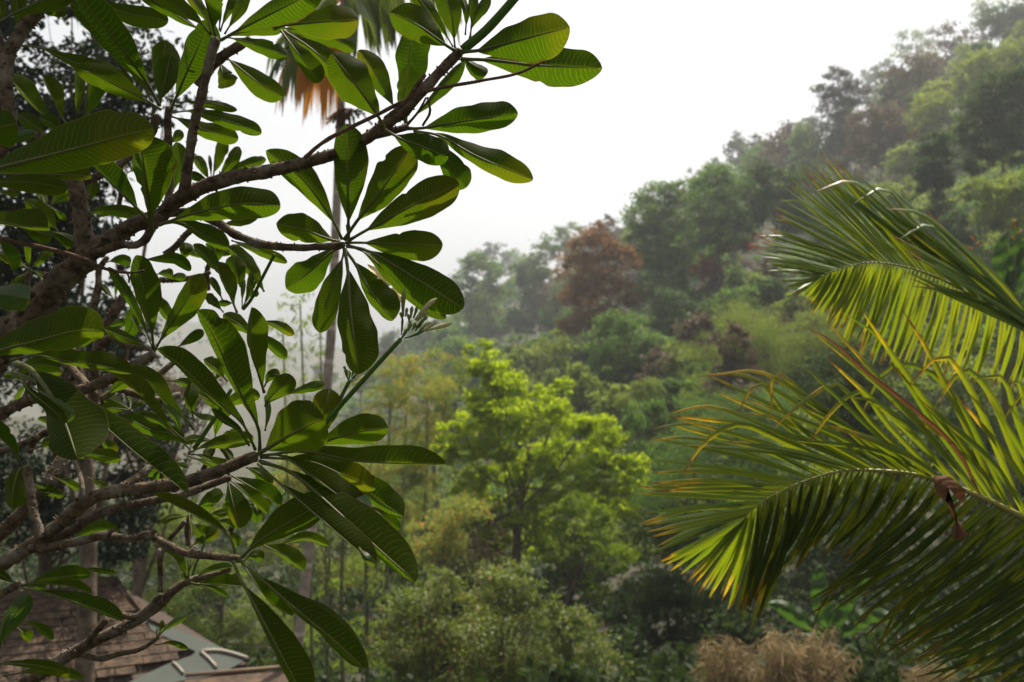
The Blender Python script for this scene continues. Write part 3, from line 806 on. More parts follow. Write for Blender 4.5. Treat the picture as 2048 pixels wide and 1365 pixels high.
bamboo('airy bamboo clump with fine sprays against the sky behind the palm trunk', [(575, 610, 26), (605, 590, 22), (560, 660, 32), (610, 650, 34), (640, 630, 22), (590, 710, 36), (640, 700, 34), (560, 740, 30), (625, 755, 36), (580, 790, 36), (640, 810, 36), (720, 690, 26), (700, 760, 30), (600, 850, 34)], 640, 17, 'bamboo',
       [(630, 600, 600, 7), (660, 640, 640, 6), (610, 565, 640, 6)], 0.42, 32, 7.0)
bamboo('green bamboo with bare upright stems behind the lower plumeria leaves', fill_between([(690, 1060, 36), (740, 1090, 40), (700, 1150, 40), (760, 1180, 40), (720, 1260, 40), (650, 1180, 32), (690, 1320, 40), (640, 1280, 32), (760, 1320, 40)], 3), 720, 19, 'bamboo',
       [(690, 690, 1000, 10), (735, 728, 960, 11), (772, 775, 1000, 9), (655, 662, 1040, 8)], 0.55, 33)
bamboo('grey-green bamboo thicket right of the bright tree', fill_between(scatter([(800, 1380, 1560), (900, 1300, 1600), (1000, 1290, 1620), (1100, 1290, 1640)], 34, 40, 62), 6), 1430, 33, 'mid',
       [(1400, 1390, 900, 6), (1480, 1490, 860, 6), (1350, 1340, 960, 6)], 0.75, 34, 6.0)
bamboo('dark drooping bamboo below the lower frond', fill_between(scatter([(1030, 1290, 1500), (1150, 1260, 1560), (1250, 1240, 1600), (1365, 1230, 1480)], 26, 36, 58) + [(1270, 1190, 44), (1310, 1210, 46), (1280, 1240, 46), (1340, 1190, 44), (1250, 1280, 44), (1380, 1240, 46), (1460, 1210, 44), (1320, 1290, 46)], 6), 1360, 22, 'thicket',
       [(1340, 1330, 1080, 8), (1420, 1430, 1060, 8)], 1.9, 35, 7.5)
bamboo('olive bamboo brush on the slope between the fronds', scatter([(640, 1400, 1680), (740, 1390, 1800), (840, 1400, 1900)], 30, 38, 60), 1560, 45, 'olive',
       [(1500, 1490, 690, 4), (1600, 1620, 680, 4)], 0.8, 36, 6.0)
bamboo('dark leafy thicket behind the lower frond at the right', scatter([(700, 1650, 2080), (850, 1650, 2080), (1000, 1600, 2080), (1150, 1560, 2080), (1365, 1560, 2080)], 40, 46, 75), 1850, 24, 'thicket',
       [(1700, 1690, 900, 8), (1900, 1910, 760, 8)], 1.5, 37, 7.5)
px_tree('valley_shrub', 'mid green shrub on the valley edge just right of the bright tree', 'shrub', scatter([(820, 1240, 1400), (960, 1270, 1420)], 9, 34, 46), (1330, 1080), depth=36, mat='mid', style='broad', cov=1.7)
px_tree('valley_shrub', 'yellowish shrub behind the left side of the bright tree', 'shrub', [(900, 780, 40), (930, 740, 34), (880, 830, 42), (870, 760, 34), (860, 880, 40)], (890, 1060), depth=40, mat='yellowg', style='small', cov=1.5)
px_tree('valley_shrub', 'dull olive shrub half hidden by the big hanging plumeria leaf', 'shrub', scatter([(1010, 830, 960), (1130, 760, 900)], 9, 34, 46), (860, 1330), depth=24, mat='bamboo_dry', style='small', cov=1.2)

# dry brush
def dry_brush(label, x0, x1, y0, y1, depth, n, seed, cat='dry brush', mat='tan', L=0.5):
    r = np.random.default_rng(seed)
    cen = np.array([P(r.uniform(x0, x1), r.uniform(y0, y1), depth + r.uniform(-1, 1)) for _ in range(n)])
    ax = unit(np.stack([r.normal(size=n), r.normal(size=n) * 0.6, 0.5 + r.normal(size=n) * 0.6], 1))
    nr = unit(r.normal(size=(n, 3)))
    l = L * (0.5 + r.random(n))
    v, f, t = leaf_cards(cen, ax, nr, l * 1.8, l * 0.045, r.random(n), bend=0.25)
    o = mesh_obj('dry_brush', v, f, FOL[mat], tint=t, smooth=False)
    tag(o, label, cat, kind='stuff')
dry_brush('tangle of dry tan twigs beside the bright tree trunk', 880, 1010, 1010, 1170, 28, 500, 41)
dry_brush('thin dry brown twigs among the bamboo left of the bright tree', 740, 900, 800, 1150, 32, 220, 42)
dry_brush('pale dead stems standing on the slope left of the fronds', 1470, 1640, 640, 780, 48, 260, 43, L=1.6)

# tan feathery dry reeds at the bottom right
def reed(label, circles, depth, seed):
    r = np.random.default_rng(seed)
    cx = np.mean([c[0] for c in circles])
    g = P(cx, 1500, depth); g[2] = float(terrain(g[0], g[1])) - 0.05
    root = empty('dry_reed', g); tag(root, label, 'reed')
    st = MB(); parts = []
    for (x, y, rr) in circles:
        for _ in range(7):
            tip = P(x + r.normal() * rr * 0.7, y - rr * (0.1 + 1.1 * r.random()), depth + r.uniform(-0.3, 0.3))
            b0 = g + np.array([r.normal() * 0.2, r.normal() * 0.2, 0])
            ln = spline([b0, (b0 * 0.35 + tip * 0.65) + np.array([0, 0, 0.15]), tip], 10)
            st.tube(ln, np.linspace(0.008, 0.003, 10), 4)
            n = 75
            k = r.random(n) ** 0.8
            pos = np.stack([np.interp(0.55 + 0.45 * k, np.linspace(0, 1, 10), ln[:, q]) for q in range(3)], 1)
            ax = unit(np.stack([r.normal(size=n), r.normal(size=n), -0.9 + 0.7 * r.normal(size=n)], 1))
            l = rr * depth / F * (0.35 + 0.6 * r.random(n))
            parts.append(leaf_cards(pos + ax * l[:, None] * 0.5, ax, unit(r.normal(size=(n, 3))), l, l * 0.05, r.random(n), 0.3))
    v, f, t = merge_cards(parts)
    mesh_obj('plume', v, f, FOL['reed'], root, tint=t, smooth=False)
    st.build('stem', M['reed_stem'], root)
FOL['reed'] = mat_foliage('dry_reed_plume', (0.24, 0.185, 0.10), (0.42, 0.33, 0.19), (0.40, 0.30, 0.14), 0.45)
M['reed_stem'] = mat_plain('reed_stem', (0.25, 0.17, 0.09), 0.8)
reed('tan feathery dry reeds in the left of the reed bed at the bottom', [(1450, 1305, 42), (1475, 1345, 42), (1435, 1360, 34), (1500, 1315, 36)], 13, 51)
reed('tallest tan feathery reed plume at the bottom', [(1560, 1285, 40), (1580, 1330, 46), (1540, 1340, 40)], 12.6, 52)
reed('tan feathery dry reeds in the right of the reed bed at the bottom', [(1640, 1315, 38), (1680, 1335, 38), (1620, 1355, 38), (1610, 1290, 34), (1510, 1360, 36)], 12.8, 53)
reed('low pale reed tuft under the lower frond near the right edge', [(1860, 1345, 30), (1840, 1360, 26), (1900, 1350, 28)], 13, 54)

# banana plants
M['banana'] = mat_plain('banana_leaf', (0.034, 0.072, 0.016), 0.5, 0.3, 0.3, 8, trans=(0.055, 0.12, 0.012), tmix=0.4)
M['banana_stem'] = mat_plain('banana_stem', (0.09, 0.09, 0.035), 0.6, 0.3, 0.4, 10)
M['heliconia'] = mat_plain('orange_bract', (0.60, 0.24, 0.04), 0.5, 0.3, 0.2, 10, trans=(0.6, 0.25, 0.03), tmix=0.35)
def banana(label, base, depth, leaves):
    g = P(base[0], base[1], depth); g[2] = float(terrain(g[0], g[1])) - 0.05
    root = empty('banana_plant', g); tag(root, label, 'banana plant')
    tops = []
    for pts, w in leaves:
        pp = spline(pts, 16); tg = np.gradient(pp, axis=0); tg /= np.linalg.norm(tg, axis=1)[:, None]
        V, Fc = [], []
        for i in range(16):
            wi = w * math.sin(math.pi * min(1, 0.06 + 0.93 * i / 15)) ** 0.55
            for v in (-1, -0.5, 0, 0.5, 1):
                V.append(P(pp[i, 0] + tg[i, 1] * wi * v, pp[i, 1] - tg[i, 0] * wi * v, depth + 0.10 * abs(v) + 0.05 * math.sin(i * 1.7 + v)))
        for i in range(15):
            for k in range(4):
                a = i * 5 + k; Fc.append([a, a + 1, a + 6, a + 5])
        mesh_obj('leaf', V, Fc, M['banana'], root)
        tops.append(P(pp[0, 0], pp[0, 1], depth))
    mb = MB()
    for tp in tops:
        mb.tube(spline([g, (g + tp) / 2 + np.array([0.05, 0, 0.1]), tp], 8), np.linspace(0.09, 0.025, 8), 8)
    mb.build('stem', M['banana_stem'], root)
    return root
banana('banana plant with broad torn leaves under the lower frond', (1620, 1600), 14.5, [([(1650, 1265), (1600, 1235), (1560, 1212), (1535, 1208)], 17), ([(1660, 1260), (1640, 1190), (1640, 1130)], 20), ([(1670, 1260), (1700, 1190), (1740, 1140)], 17), ([(1655, 1280), (1610, 1280), (1560, 1320)], 12), ([(1680, 1270), (1740, 1230), (1790, 1240)], 18)])
banana('small banana plant behind the lower frond on the left', (1440, 1250), 26, [([(1440, 1060), (1415, 1040), (1380, 1038)], 8), ([(1435, 1060), (1440, 1020), (1455, 990)], 8), ([(1440, 1060), (1470, 1040), (1500, 1045)], 8)])
banana('banana plant at the right edge between the two fronds', (2000, 900), 17, [([(2010, 600), (2000, 520), (2010, 465)], 16), ([(2020, 600), (2045, 520), (2060, 470)], 18), ([(2000, 610), (1960, 560), (1920, 545)], 14), ([(2020, 610), (2060, 600), (2100, 620)], 16), ([(2015, 590), (2030, 510), (2030, 440)], 14)])
def heliconia(label, pts, depth):
    x, y = pts[0]
    g = P(x, y + 300, depth); g[2] = float(terrain(g[0], g[1]))
    root = empty('heliconia', g); tag(root, label, 'flower')
    mb = MB(); mb.tube(spline([g, (g + P(x, y + 30, depth)) / 2, P(x, y + 20, depth), P(*pts[-1], depth)], 10), np.linspace(0.012, 0.006, 10), 6)
    mb.build('stem', M['banana_stem'], root)
    for i, (a, b_) in enumerate(pts):
        s = 1 if i % 2 else -1
        v, f = tube([P(a, b_, depth), P(a + s * 3, b_ - 3, depth), P(a + s * 7, b_ - 8, depth)], [0.012, 0.015, 0.003], 6)
        mesh_obj('bract', v, f, M['heliconia'], root)
heliconia('orange flower spike beside the upper frond at the right edge', [(1945, 500), (1952, 490), (1948, 480)], 15)
heliconia('orange flower spike in the far right corner above the banana', [(2030, 480), (2036, 468), (2032, 456), (2026, 446)], 15)

# ------------------------------------------------------------------ tall palm behind the plumeria
M['palm_green'] = mat_plain('palm_blade_green', (0.06, 0.10, 0.025), 0.4, 0.45, 0.3, 5, trans=(0.16, 0.21, 0.02), tmix=0.4)
M['palm_dead'] = mat_plain('palm_blade_dead', (0.46, 0.23, 0.055), 0.7, 0.1, 0.35, 5, trans=(0.75, 0.35, 0.05), tmix=0.5)
TD = 9.5
tb = P(585, 1420, TD); tb[2] = float(terrain(tb[0], tb[1])) - 0.1
TPALM = empty('tall_palm', tb)
tag(TPALM, 'tall thin palm with ringed grey trunk and a hanging orange dead frond behind the plumeria', 'palm')
trk = [tb] + [P(x, y, TD) for x, y in [(590, 1365), (612, 1150), (636, 960), (655, 760), (664, 640), (672, 450), (680, 250), (686, 120), (690, -60)]]
ln = spline(trk, 60)
v, f = tube(ln, np.linspace(0.054, 0.036, 60), 12, ridge=0.05)
mesh_obj('trunk', v, f, M['trunk_pale'], TPALM)
def palm_frond(start, end, n, L, spread, mat, dz=0.0, w=5.0, name='frond'):
    r = np.random.default_rng(int(start[0] * 7 + end[1]))
    mb = MB()
    s, e = np.array(start, float), np.array(end, float)
    mid = (s + e) / 2 + np.array([0, -0.18 * abs(e[0] - s[0])])
    rc = spline([s, mid, e], 14)
    p3 = np.array([P(x, y, TD + dz * i / 13) for i, (x, y) in enumerate(rc)])
    mb.tube(p3, np.linspace(0.016, 0.004, 14), 6)
    for i in range(n):
        t = 0.15 + 0.85 * i / n
        b0 = np.array([np.interp(t, np.linspace(0, 1, 14), rc[:, k]) for k in (0, 1)])
        dr = (e - s) / (np.linalg.norm(e - s) + 1e-6)
        for sd in (-1, 1):
            pn = np.array([-dr[1], dr[0]]) * sd
            l = L * (1 - 0.4 * t) * r.uniform(0.7, 1.15)
            tip = b0 + (dr * 0.7 + pn * spread) * l * 0.6 + np.array([0, 0.75 * l])
            m2 = b0 + (dr * 0.6 + pn * spread) * l * 0.45 + np.array([0, 0.15 * l])
            q = spline([b0, m2, tip], 7)
            tg = np.gradient(q, axis=0); tg /= np.linalg.norm(tg, axis=1)[:, None]
            V, Fc = [], []
            d_ = TD + dz * t + sd * 0.12
            for j in range(7):
                wi = w * math.sin(math.pi * (0.12 + 0.86 * j / 6)) * 0.5
                for vv in (-1, 0, 1):
                    V.append(P(q[j, 0] + tg[j, 1] * wi * vv, q[j, 1] - tg[j, 0] * wi * vv, d_ + abs(vv) * 0.01))
            for j in range(6):
                for k in range(2):
                    a = j * 3 + k; Fc.append([a, a + 1, a + 4, a + 3])
            mb.add(V, Fc)
    return mb.build(name, M[mat], TPALM)
for a in [((690, -30), (570, 90), 16, 120, 0.5, 'palm_green', 0.4), ((690, -30), (780, 20), 18, 130, 0.4, 'palm_green', 0.3), ((690, -40), (760, -10), 18, 150, 0.4, 'palm_green', -0.4), ((690, -30), (840, 60), 14, 110, 0.4, 'palm_green', 0.6),
          ((690, -30), (620, 40), 16, 170, 0.4, 'palm_green', -0.5), ((690, -40), (900, 10), 16, 130, 0.4, 'palm_green', 0.2), ((690, -30), (720, 30), 16, 130, 0.5, 'palm_green', -0.7), ((685, -20), (560, 140), 14, 120, 0.5, 'palm_green', -0.2)]:
    palm_frond(*a, w=7)
palm_frond((680, 0), (600, 105), 20, 190, 0.3, 'palm_dead', -0.3, 5.5, 'dead_frond')
palm_frond((682, 10), (640, 120), 18, 180, 0.25, 'palm_dead', -0.4, 5.5, 'dead_frond')
mb = MB()
for j in range(60):
    x, y = 690 + rng.normal() * 22, 238 + rng.normal() * 14
    mb.tube([P(682, 215, TD), P((682 + x) / 2 + 6, 222, TD - 0.05), P(x, y, TD - 0.1)], [0.006, 0.005, 0.012], 4)
mb.build('fruit_stalk', M['bark_twig'], TPALM)

# dark broadleaf tree behind the plumeria, top left
dark_c = scatter([(-60, -80, 260), (60, -80, 310), (140, -80, 300), (220, -80, 290), (300, -80, 260), (420, -80, 200), (560, -80, 210), (680, -80, 200)], 74, 60, 100)
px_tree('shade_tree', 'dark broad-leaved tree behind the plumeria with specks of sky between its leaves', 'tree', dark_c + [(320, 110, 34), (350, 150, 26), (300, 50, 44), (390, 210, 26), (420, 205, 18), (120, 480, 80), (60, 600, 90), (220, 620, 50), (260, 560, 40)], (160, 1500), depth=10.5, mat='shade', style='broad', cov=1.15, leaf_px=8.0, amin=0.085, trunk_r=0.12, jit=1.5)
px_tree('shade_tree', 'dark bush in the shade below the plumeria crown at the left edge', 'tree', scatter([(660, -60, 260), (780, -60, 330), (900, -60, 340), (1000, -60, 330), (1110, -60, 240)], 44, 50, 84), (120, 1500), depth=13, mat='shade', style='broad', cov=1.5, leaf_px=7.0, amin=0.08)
px_tree('valley_shrub', 'sunlit pale green brush seen between the lower plumeria branches', 'shrub', scatter([(1010, 260, 430), (1120, 280, 520), (1230, 300, 600), (1330, 420, 640)], 26, 36, 56), (420, 1480), depth=22, mat='olive', style='small', cov=1.2)
px_tree('valley_shrub', 'green shrub behind the lower end of the palm trunk', 'shrub', scatter([(900, 540, 740), (1050, 520, 760), (1200, 500, 760), (1340, 520, 760)], 24, 36, 56), (640, 1480), depth=26, mat='bamboo_dry', style='small', cov=1.1)

px_tree('dry_shrub', 'brown dry brush on the slope seen through the middle of the plumeria', 'shrub', scatter([(730, 150, 420), (820, 140, 440), (930, 200, 420)], 20, 34, 52), (300, 1480), depth=17, mat='tan', style='small', cov=1.0, leaf_px=6.5)

# ------------------------------------------------------------------ house roof, bottom left
M['shingle'] = mat_bark('weathered_shingle', (0.022, 0.014, 0.009), (0.080, 0.052, 0.034), (0.13, 0.085, 0.05), 14.0, 0.5, 0.4)
M['roof_under'] = mat_plain('roof_boards', (0.07, 0.05, 0.04), 0.9)
M['sheet'] = mat_plain('grey_green_sheet', (0.072, 0.080, 0.070), 0.85, 0.1, 0.2, 3)
M['cap'] = mat_plain('pale_hip_cap', (0.26, 0.23, 0.19), 0.6, 0.3, 0.12, 6)
M['wall'] = mat_plain('timber_wall', (0.16, 0.11, 0.075), 0.85, 0.2, 0.3, 4)
B3 = P(232, 1160, 12.6); C3 = P(495, 1322, 12.0); D3 = P(-250, 1420, 10.15)
nrm = np.cross(C3 - B3, D3 - B3); nrm /= np.linalg.norm(nrm)
if nrm[2] < 0: nrm = -nrm
def on_roof(px, py, off=0.0):
    d = ray(px, py)
    s = np.dot(B3 - CAM, nrm) / np.dot(d, nrm)
    return CAM + d * s + nrm * off
hb = (B3 + D3) / 2; hb = hb.copy(); hb[2] = float(terrain(hb[0], hb[1]))
HOUSE = empty('house', hb)
tag(HOUSE, 'house below with brown shingle roof and grey-green corner sheet at the bottom left', 'house')
A3 = B3 + (D3 - C3) / np.linalg.norm(C3 - D3) * 4.2
fall = np.array([-0.497, 0.867, 0.0]) * 1.42 + np.array([0, 0, -0.95])
back = np.array([B3 + fall, A3 + fall])
E3 = C3 + np.array([-1.9, 2.2, 0.0])
Vr = [A3, B3, C3, D3, back[1], E3]
Vr = [np.array(q) - nrm * 0.05 for q in Vr]
Vb = [q - np.array([0, 0, 0.12]) for q in Vr]
roof = mesh_obj('roof', Vr + Vb, [[3, 2, 1, 0], [0, 1, 5, 4], [1, 2, 5], [6, 7, 8, 9], [10, 11, 7, 6], [11, 8, 7], [2, 3, 9, 8], [0, 4, 10, 6], [3, 0, 6, 9], [5, 2, 8, 11], [4, 5, 11, 10]], M['roof_under'], HOUSE, smooth=False)
# shingles: courses run parallel to the ridge, each course lower and nearer
eave = (C3 - D3) / np.linalg.norm(C3 - D3)
up = np.cross(nrm, eave); up /= np.linalg.norm(up)
if up[2] < 0: up = -up
box_me = {}
def shingle_mesh(k):
    w, h, t = 0.185 + 0.015 * k, 0.17, 0.016
    q = []
    for z0, yy in ((0.004, 0.0), (0.0, h)):
        for x in (-w / 2, w / 2):
            q.append(eave * x + up * yy + nrm * z0)
    V = q + [p + nrm * (t if i < 2 else 0.006) for i, p in enumerate(q)]
    Fc = [[0, 1, 3, 2], [4, 6, 7, 5], [0, 4, 5, 1], [2, 3, 7, 6], [0, 2, 6, 4], [1, 5, 7, 3]]
    me = bpy.data.meshes.new('shingle'); me.from_pydata([list(map(float, p)) for p in V], [], Fc); me.materials.append(M['shingle'])
    return me
sm = [shingle_mesh(k) for k in range(3)]
ns = 0
cand = []
for row in range(0, 40):
    o0 = D3 + up * (0.02 + row * 0.125)
    for colm in range(0, 70):
        c = o0 + eave * (colm * 0.20 + (row % 2) * 0.10 + rng.uniform(-0.02, 0.02))
        rel = c - CAM
        dz = np.dot(rel, VF)
        px = 1024 + F * np.dot(rel, VR) / dz; py = 682.5 - F * np.dot(rel, VU) / dz
        if py < 1165 or py > 1400 or px < -60 or px > 480: continue
        # stay left of the hip and off the corner sheet
        if px > np.interp(py, [1160, 1245, 1270, 1322], [228, 296, 372, 490]) - 6: continue
        if px > np.interp(py, [1245, 1262, 1308, 1315, 1330, 1365], [283, 296, 390, 378, 333, 233]) and py > 1245: continue
        if py < np.interp(px, [-350, 232], [1268, 1166]): continue
        cand.append((c, px, py))
for c, px, py in cand[:300]:
    o = bpy.data.objects.new('shingle', sm[rng.integers(0, 3)])
    COL.objects.link(o); o.parent = roof
    o.matrix_parent_inverse = parent_inv(roof)
    o.location = (c + nrm * rng.uniform(0.0, 0.010)).tolist()
    ns += 1
sheet_poly = [(292, 1243), (372, 1268), (495, 1322), (440, 1352), (330, 1372), (250, 1372), (330, 1334), (383, 1315), (391, 1307), (302, 1264)]
Vs = [on_roof(x, y, 0.03) for x, y in sheet_poly]; Vs2 = [q - nrm * 0.015 for q in Vs]
k = len(Vs)
mesh_obj('corner_sheet', Vs + Vs2, [list(range(k)), list(range(2 * k - 1, k - 1, -1))] + [[i, i + k, (i + 1) % k + k, (i + 1) % k] for i in range(k)], M['sheet'], roof, smooth=False)
for pts, w in [([(400, 1308), (430, 1306), (460, 1311), (494, 1322)], 0.022), ([(402, 1310), (416, 1322), (432, 1340)], 0.02), ([(345, 1330), (356, 1340), (366, 1352)], 0.018), ([(232, 1160), (296, 1243), (340, 1258)], 0.02)]:
    v, f = tube([on_roof(x, y, 0.045) for x, y in spline(pts, 8)], w, 6)
    mesh_obj('hip_cap', v, f, M['cap'] if pts[0][0] != 232 else M['shingle'], roof)
mb = MB()
for a, b_ in ((C3, D3), (E3, C3)):
    a, b_ = np.array(a) * 0.93 + hb * 0.07, np.array(b_) * 0.93 + hb * 0.07
    lo = min(terrain(a[0], a[1]), terrain(b_[0], b_[1])) - 0.3
    V = [a - [0, 0, 0.2], b_ - [0, 0, 0.2], [b_[0], b_[1], lo], [a[0], a[1], lo]]
    n_ = np.cross(V[1] - V[0], np.array([0, 0, 1.0])); n_ /= np.linalg.norm(n_)
    V2 = [np.array(q) - n_ * 0.12 for q in V]
    mb.add(np.array(list(V) + V2), [[0, 1, 2, 3], [7, 6, 5, 4], [0, 4, 5, 1], [1, 5, 6, 2], [2, 6, 7, 3], [3, 7, 4, 0]])
mb.build('wall', M['wall'], HOUSE, smooth=False)
# lower lean-to eave at the very bottom
P4 = [P(370, 1358, 9.0), P(600, 1338, 9.3), P(600, 1500, 7.0), P(330, 1520, 6.8)]
nn4 = np.cross(P4[1] - P4[0], P4[3] - P4[0]); nn4 /= np.linalg.norm(nn4)
if nn4[2] < 0: nn4 = -nn4
LT = empty('lean_to_roof', [*(sum(P4) / 4)[:2], float(terrain(*(sum(P4) / 4)[:2]))])
tag(LT, 'low brown lean-to roof edge at the bottom left of the palm trunk', 'roof')
mesh_obj('roof_panel', P4 + [q - nn4 * 0.06 for q in P4], [[0, 1, 2, 3], [7, 6, 5, 4], [0, 4, 5, 1], [1, 5, 6, 2], [2, 6, 7, 3], [3, 7, 4, 0]], M['shingle'], LT, smooth=False)
v, f = tube([P4[0] + nn4 * 0.03, P4[1] + nn4 * 0.03], 0.02, 6); mesh_obj('ridge_cap', v, f, M['wall'], LT)
mb = MB()
for q in P4:
    mb.tube([[q[0], q[1], float(terrain(q[0], q[1])) - 0.2], [q[0], q[1], q[2] - 0.05]], 0.05, 6)
mb.build('post', M['wall'], LT)

# ------------------------------------------------------------------ plumeria tree (foreground left)
plum_base = P(-330, 1420, 2.4)
plum_base[2] = float(terrain(plum_base[0], plum_base[1])) - 0.1
PLUM = empty('plumeria_tree', plum_base)
tag(PLUM, 'large plumeria tree with big paddle leaves and knobbly brown branches at the left', 'tree')

PROF_S = [0, .04, .1, .2, .35, .5, .63, .75, .85, .92, .965, .99, 1.0]
PROF_W = [0, .10, .23, .45, .72, .91, 1.0, .98, .86, .66, .42, .20, 0.0]
ZS = {}
def crop(ox, oy, sc):
    return lambda x, y: (ox + x / sc, oy + y / sc, sc)
K = {n: crop(*v) for n, v in {
 '1': (0, 0, 5.6875), '2': (300, 0, 5.6875), '3': (0, 200, 5.6875), '4': (300, 200, 5.6875),
 '5': (0, 420, 5.6875), '6': (300, 420, 5.6875), '7': (0, 640, 5.6875), '8': (300, 640, 5.6875),
 '9': (0, 860, 5.6875), '10': (300, 860, 5.6875), '11': (0, 1100, 5.6875), '12': (300, 1100, 5.6875),
 'r2': (500, 0, 2.4378), 'r4': (400, 400, 3.25), 'r6': (380, 780, 2.334), 'p': (0, 0, 1.0)}.items()}

def big_leaf(pts, wl, wr, db, dt, top=False, pet=None, fold=1.0, parent=PLUM, wav=1.0, mat=None):
    """pts: midrib in photo pixels from the stalk to the tip; wl / wr: visible half widths in pixels"""
    n, m = 34, 7
    wav = wav * rng.uniform(0.6, 2.1)
    pp = spline(pts, n + 5)
    npet = 4
    if pet is None: pet = 0.13
    s_all = np.linspace(0, 1, len(pp))
    # blade stations
    s = np.concatenate([np.linspace(0, 0.9, n - 6), [0.93, 0.955, 0.975, 0.988, 0.996, 1.0]])
    t = pet + (1 - pet) * s
    C = np.stack([np.interp(t, s_all, pp[:, k]) for k in (0, 1)], 1)
    e = 0.02
    Tg = np.stack([np.interp(np.clip(t + e, 0, 1), s_all, pp[:, k]) - np.interp(np.clip(t - e, 0, 1), s_all, pp[:, k]) for k in (0, 1)], 1)
    Tg /= np.linalg.norm(Tg, axis=1)[:, None] + 1e-9
    Nl = np.stack([Tg[:, 1], -Tg[:, 0]], 1)
    arch = 0.05 * rng.uniform(0.3, 1.2)
    D = db + (dt - db) * t + arch * np.sin(np.pi * t) * (-0.4)
    prof = np.interp(s, PROF_S, PROF_W)
    Wt = max(wl, wr) * 1.06
    fl = math.sqrt(max(0, Wt ** 2 - wl ** 2)); fr_ = math.sqrt(max(0, Wt ** 2 - wr ** 2))
    ph = rng.random(4) * 6.28
    nick = [(rng.random() * 0.6 + 0.3, rng.choice([-1, 1]), rng.uniform(0.08, 0.30), rng.uniform(0.015, 0.035)) for _ in range(rng.choice([0, 0, 0, 1, 1]))]
    vs = np.linspace(-1, 1, 2 * m + 1)
    V, UV = [], []
    for i in range(len(s)):
        g = D[i] / F
        for v in vs:
            w, fo = (wl, fl) if v < 0 else (wr, fr_)
            av = abs(v)
            sg = 1 if v < 0 else -1
            edge = 1 + 0.035 * wav * math.sin(9 * s[i] + ph[0] + (2 if v < 0 else 0)) + 0.02 * wav * math.sin(23 * s[i] + ph[1] + (1 if v < 0 else 3))
            for (ns_, nside, nd, nw) in nick:
                if nside * v > 0.4: edge *= 1 - nd * math.exp(-((s[i] - ns_) / nw) ** 2)
            lat = w * prof[i] * av * (edge if av > 0.2 else 1)
            dep = fold * fo * prof[i] * av ** 1.15
            dep += wav * Wt * 0.10 * prof[i] * av ** 2 * math.sin(7 * s[i] + ph[2] + (2.2 if v < 0 else 0))
            dep += 0.10 * Wt * prof[i] * (av ** 1.5)
            # slight pull of the tissue towards the tip along veins
            px_ = C[i, 0] + Nl[i, 0] * lat * sg
            py_ = C[i, 1] + Nl[i, 1] * lat * sg
            V.append(P(px_, py_, D[i]) + VF * dep * g)
            UV.append((s[i], (v + 1) / 2))
    nv = len(vs)
    Fc = []
    for i in range(len(s) - 1):
        for k in range(nv - 1):
            a = i * nv + k
            q = [a, a + 1, a + nv + 1, a + nv]
            Fc.append(q if top else q[::-1])
    nb = len(Fc)
    # stalk and midrib
    tt = np.linspace(0, 0.97, 16)
    ml = np.stack([np.interp(tt, s_all, pp[:, k]) for k in (0, 1)], 1)
    md = db + (dt - db) * tt + arch * np.sin(np.pi * tt) * (-0.4)
    q3 = np.array([P(ml[i, 0], ml[i, 1], md[i]) for i in range(16)])
    wm = max(wl, wr) * np.mean(D) / F
    r0 = min(0.0050, max(0.0016, wm * 0.085))
    rr = np.where(tt < pet, r0, r0 * (1 - 0.85 * (tt - pet) / (1 - pet)))
    rr[0] *= 1.35
    tv, tf = tube(q3 - VF * (0.0004 if not top else -0.0004), rr, 6)
    off = len(V)
    V = np.vstack([np.array(V), tv]); UV += [(0.5, 0.5)] * len(tv)
    Fc += [[j + off for j in q] for q in tf]
    idx = [0] * nb + [1] * (len(Fc) - nb)
    return mesh_obj('leaf', V, Fc, [mat or M['leaf'], M['midrib']], parent, uv=UV, midx=idx)

def LF(c, pts, wl, wr, db, dt=None, **k):
    q = [K[c](x, y) for x, y in pts]
    sc = q[0][2]
    big_leaf([(a, b) for a, b, _ in q], wl / sc, wr / sc, db, dt if dt else db, **k)

BRK = {}
def branch(name, c, pts, r, d, mat='bark', parent=PLUM, seg=12, bump=0.22, scars=True):
    """pts in crop pixels, r = (start, end) radius in crop pixels, d = (start, end) depth"""
    q = [K[c](x, y) for x, y in pts]
    sc = q[0][2]
    L = sum(math.dist(q[i][:2], q[i + 1][:2]) for i in range(len(q) - 1))
    n = max(8, int(L / 7))
    pp = spline([(a, b) for a, b, _ in q], n)
    dd = np.interp(np.linspace(0, 1, n), np.linspace(0, 1, len(d)), d)
    rr = np.interp(np.linspace(0, 1, n), np.linspace(0, 1, len(r)), r) / sc
    p3 = np.array([P(pp[i, 0], pp[i, 1], dd[i]) for i in range(n)])
    r3 = rr * dd / F * 0.9
    mb = MB()
    mb.tube(p3, r3, seg, bump=bump, bfreq=42.0)
    if scars:
        # old leaf scars: small raised knobs along the wood
        for _ in range(int(L / 4)):
            i = rng.integers(1, n - 1)
            t = p3[min(i + 1, n - 1)] - p3[i - 1]; t /= np.linalg.norm(t)
            a = unit(np.cross(t, rng.normal(size=3))[None])[0]
            r = r3[i]
            h = r * rng.uniform(0.12, 0.40)
            w = r * rng.uniform(0.16, 0.34)
            mb.tube([p3[i] + a * r * 0.8, p3[i] + a * (r + h * 0.5) + t * w * 0.3, p3[i] + a * (r + h) + t * w * 0.5], [w, w * 0.7, w * 0.25], 6)
    return mb.build(name, M[mat], parent)

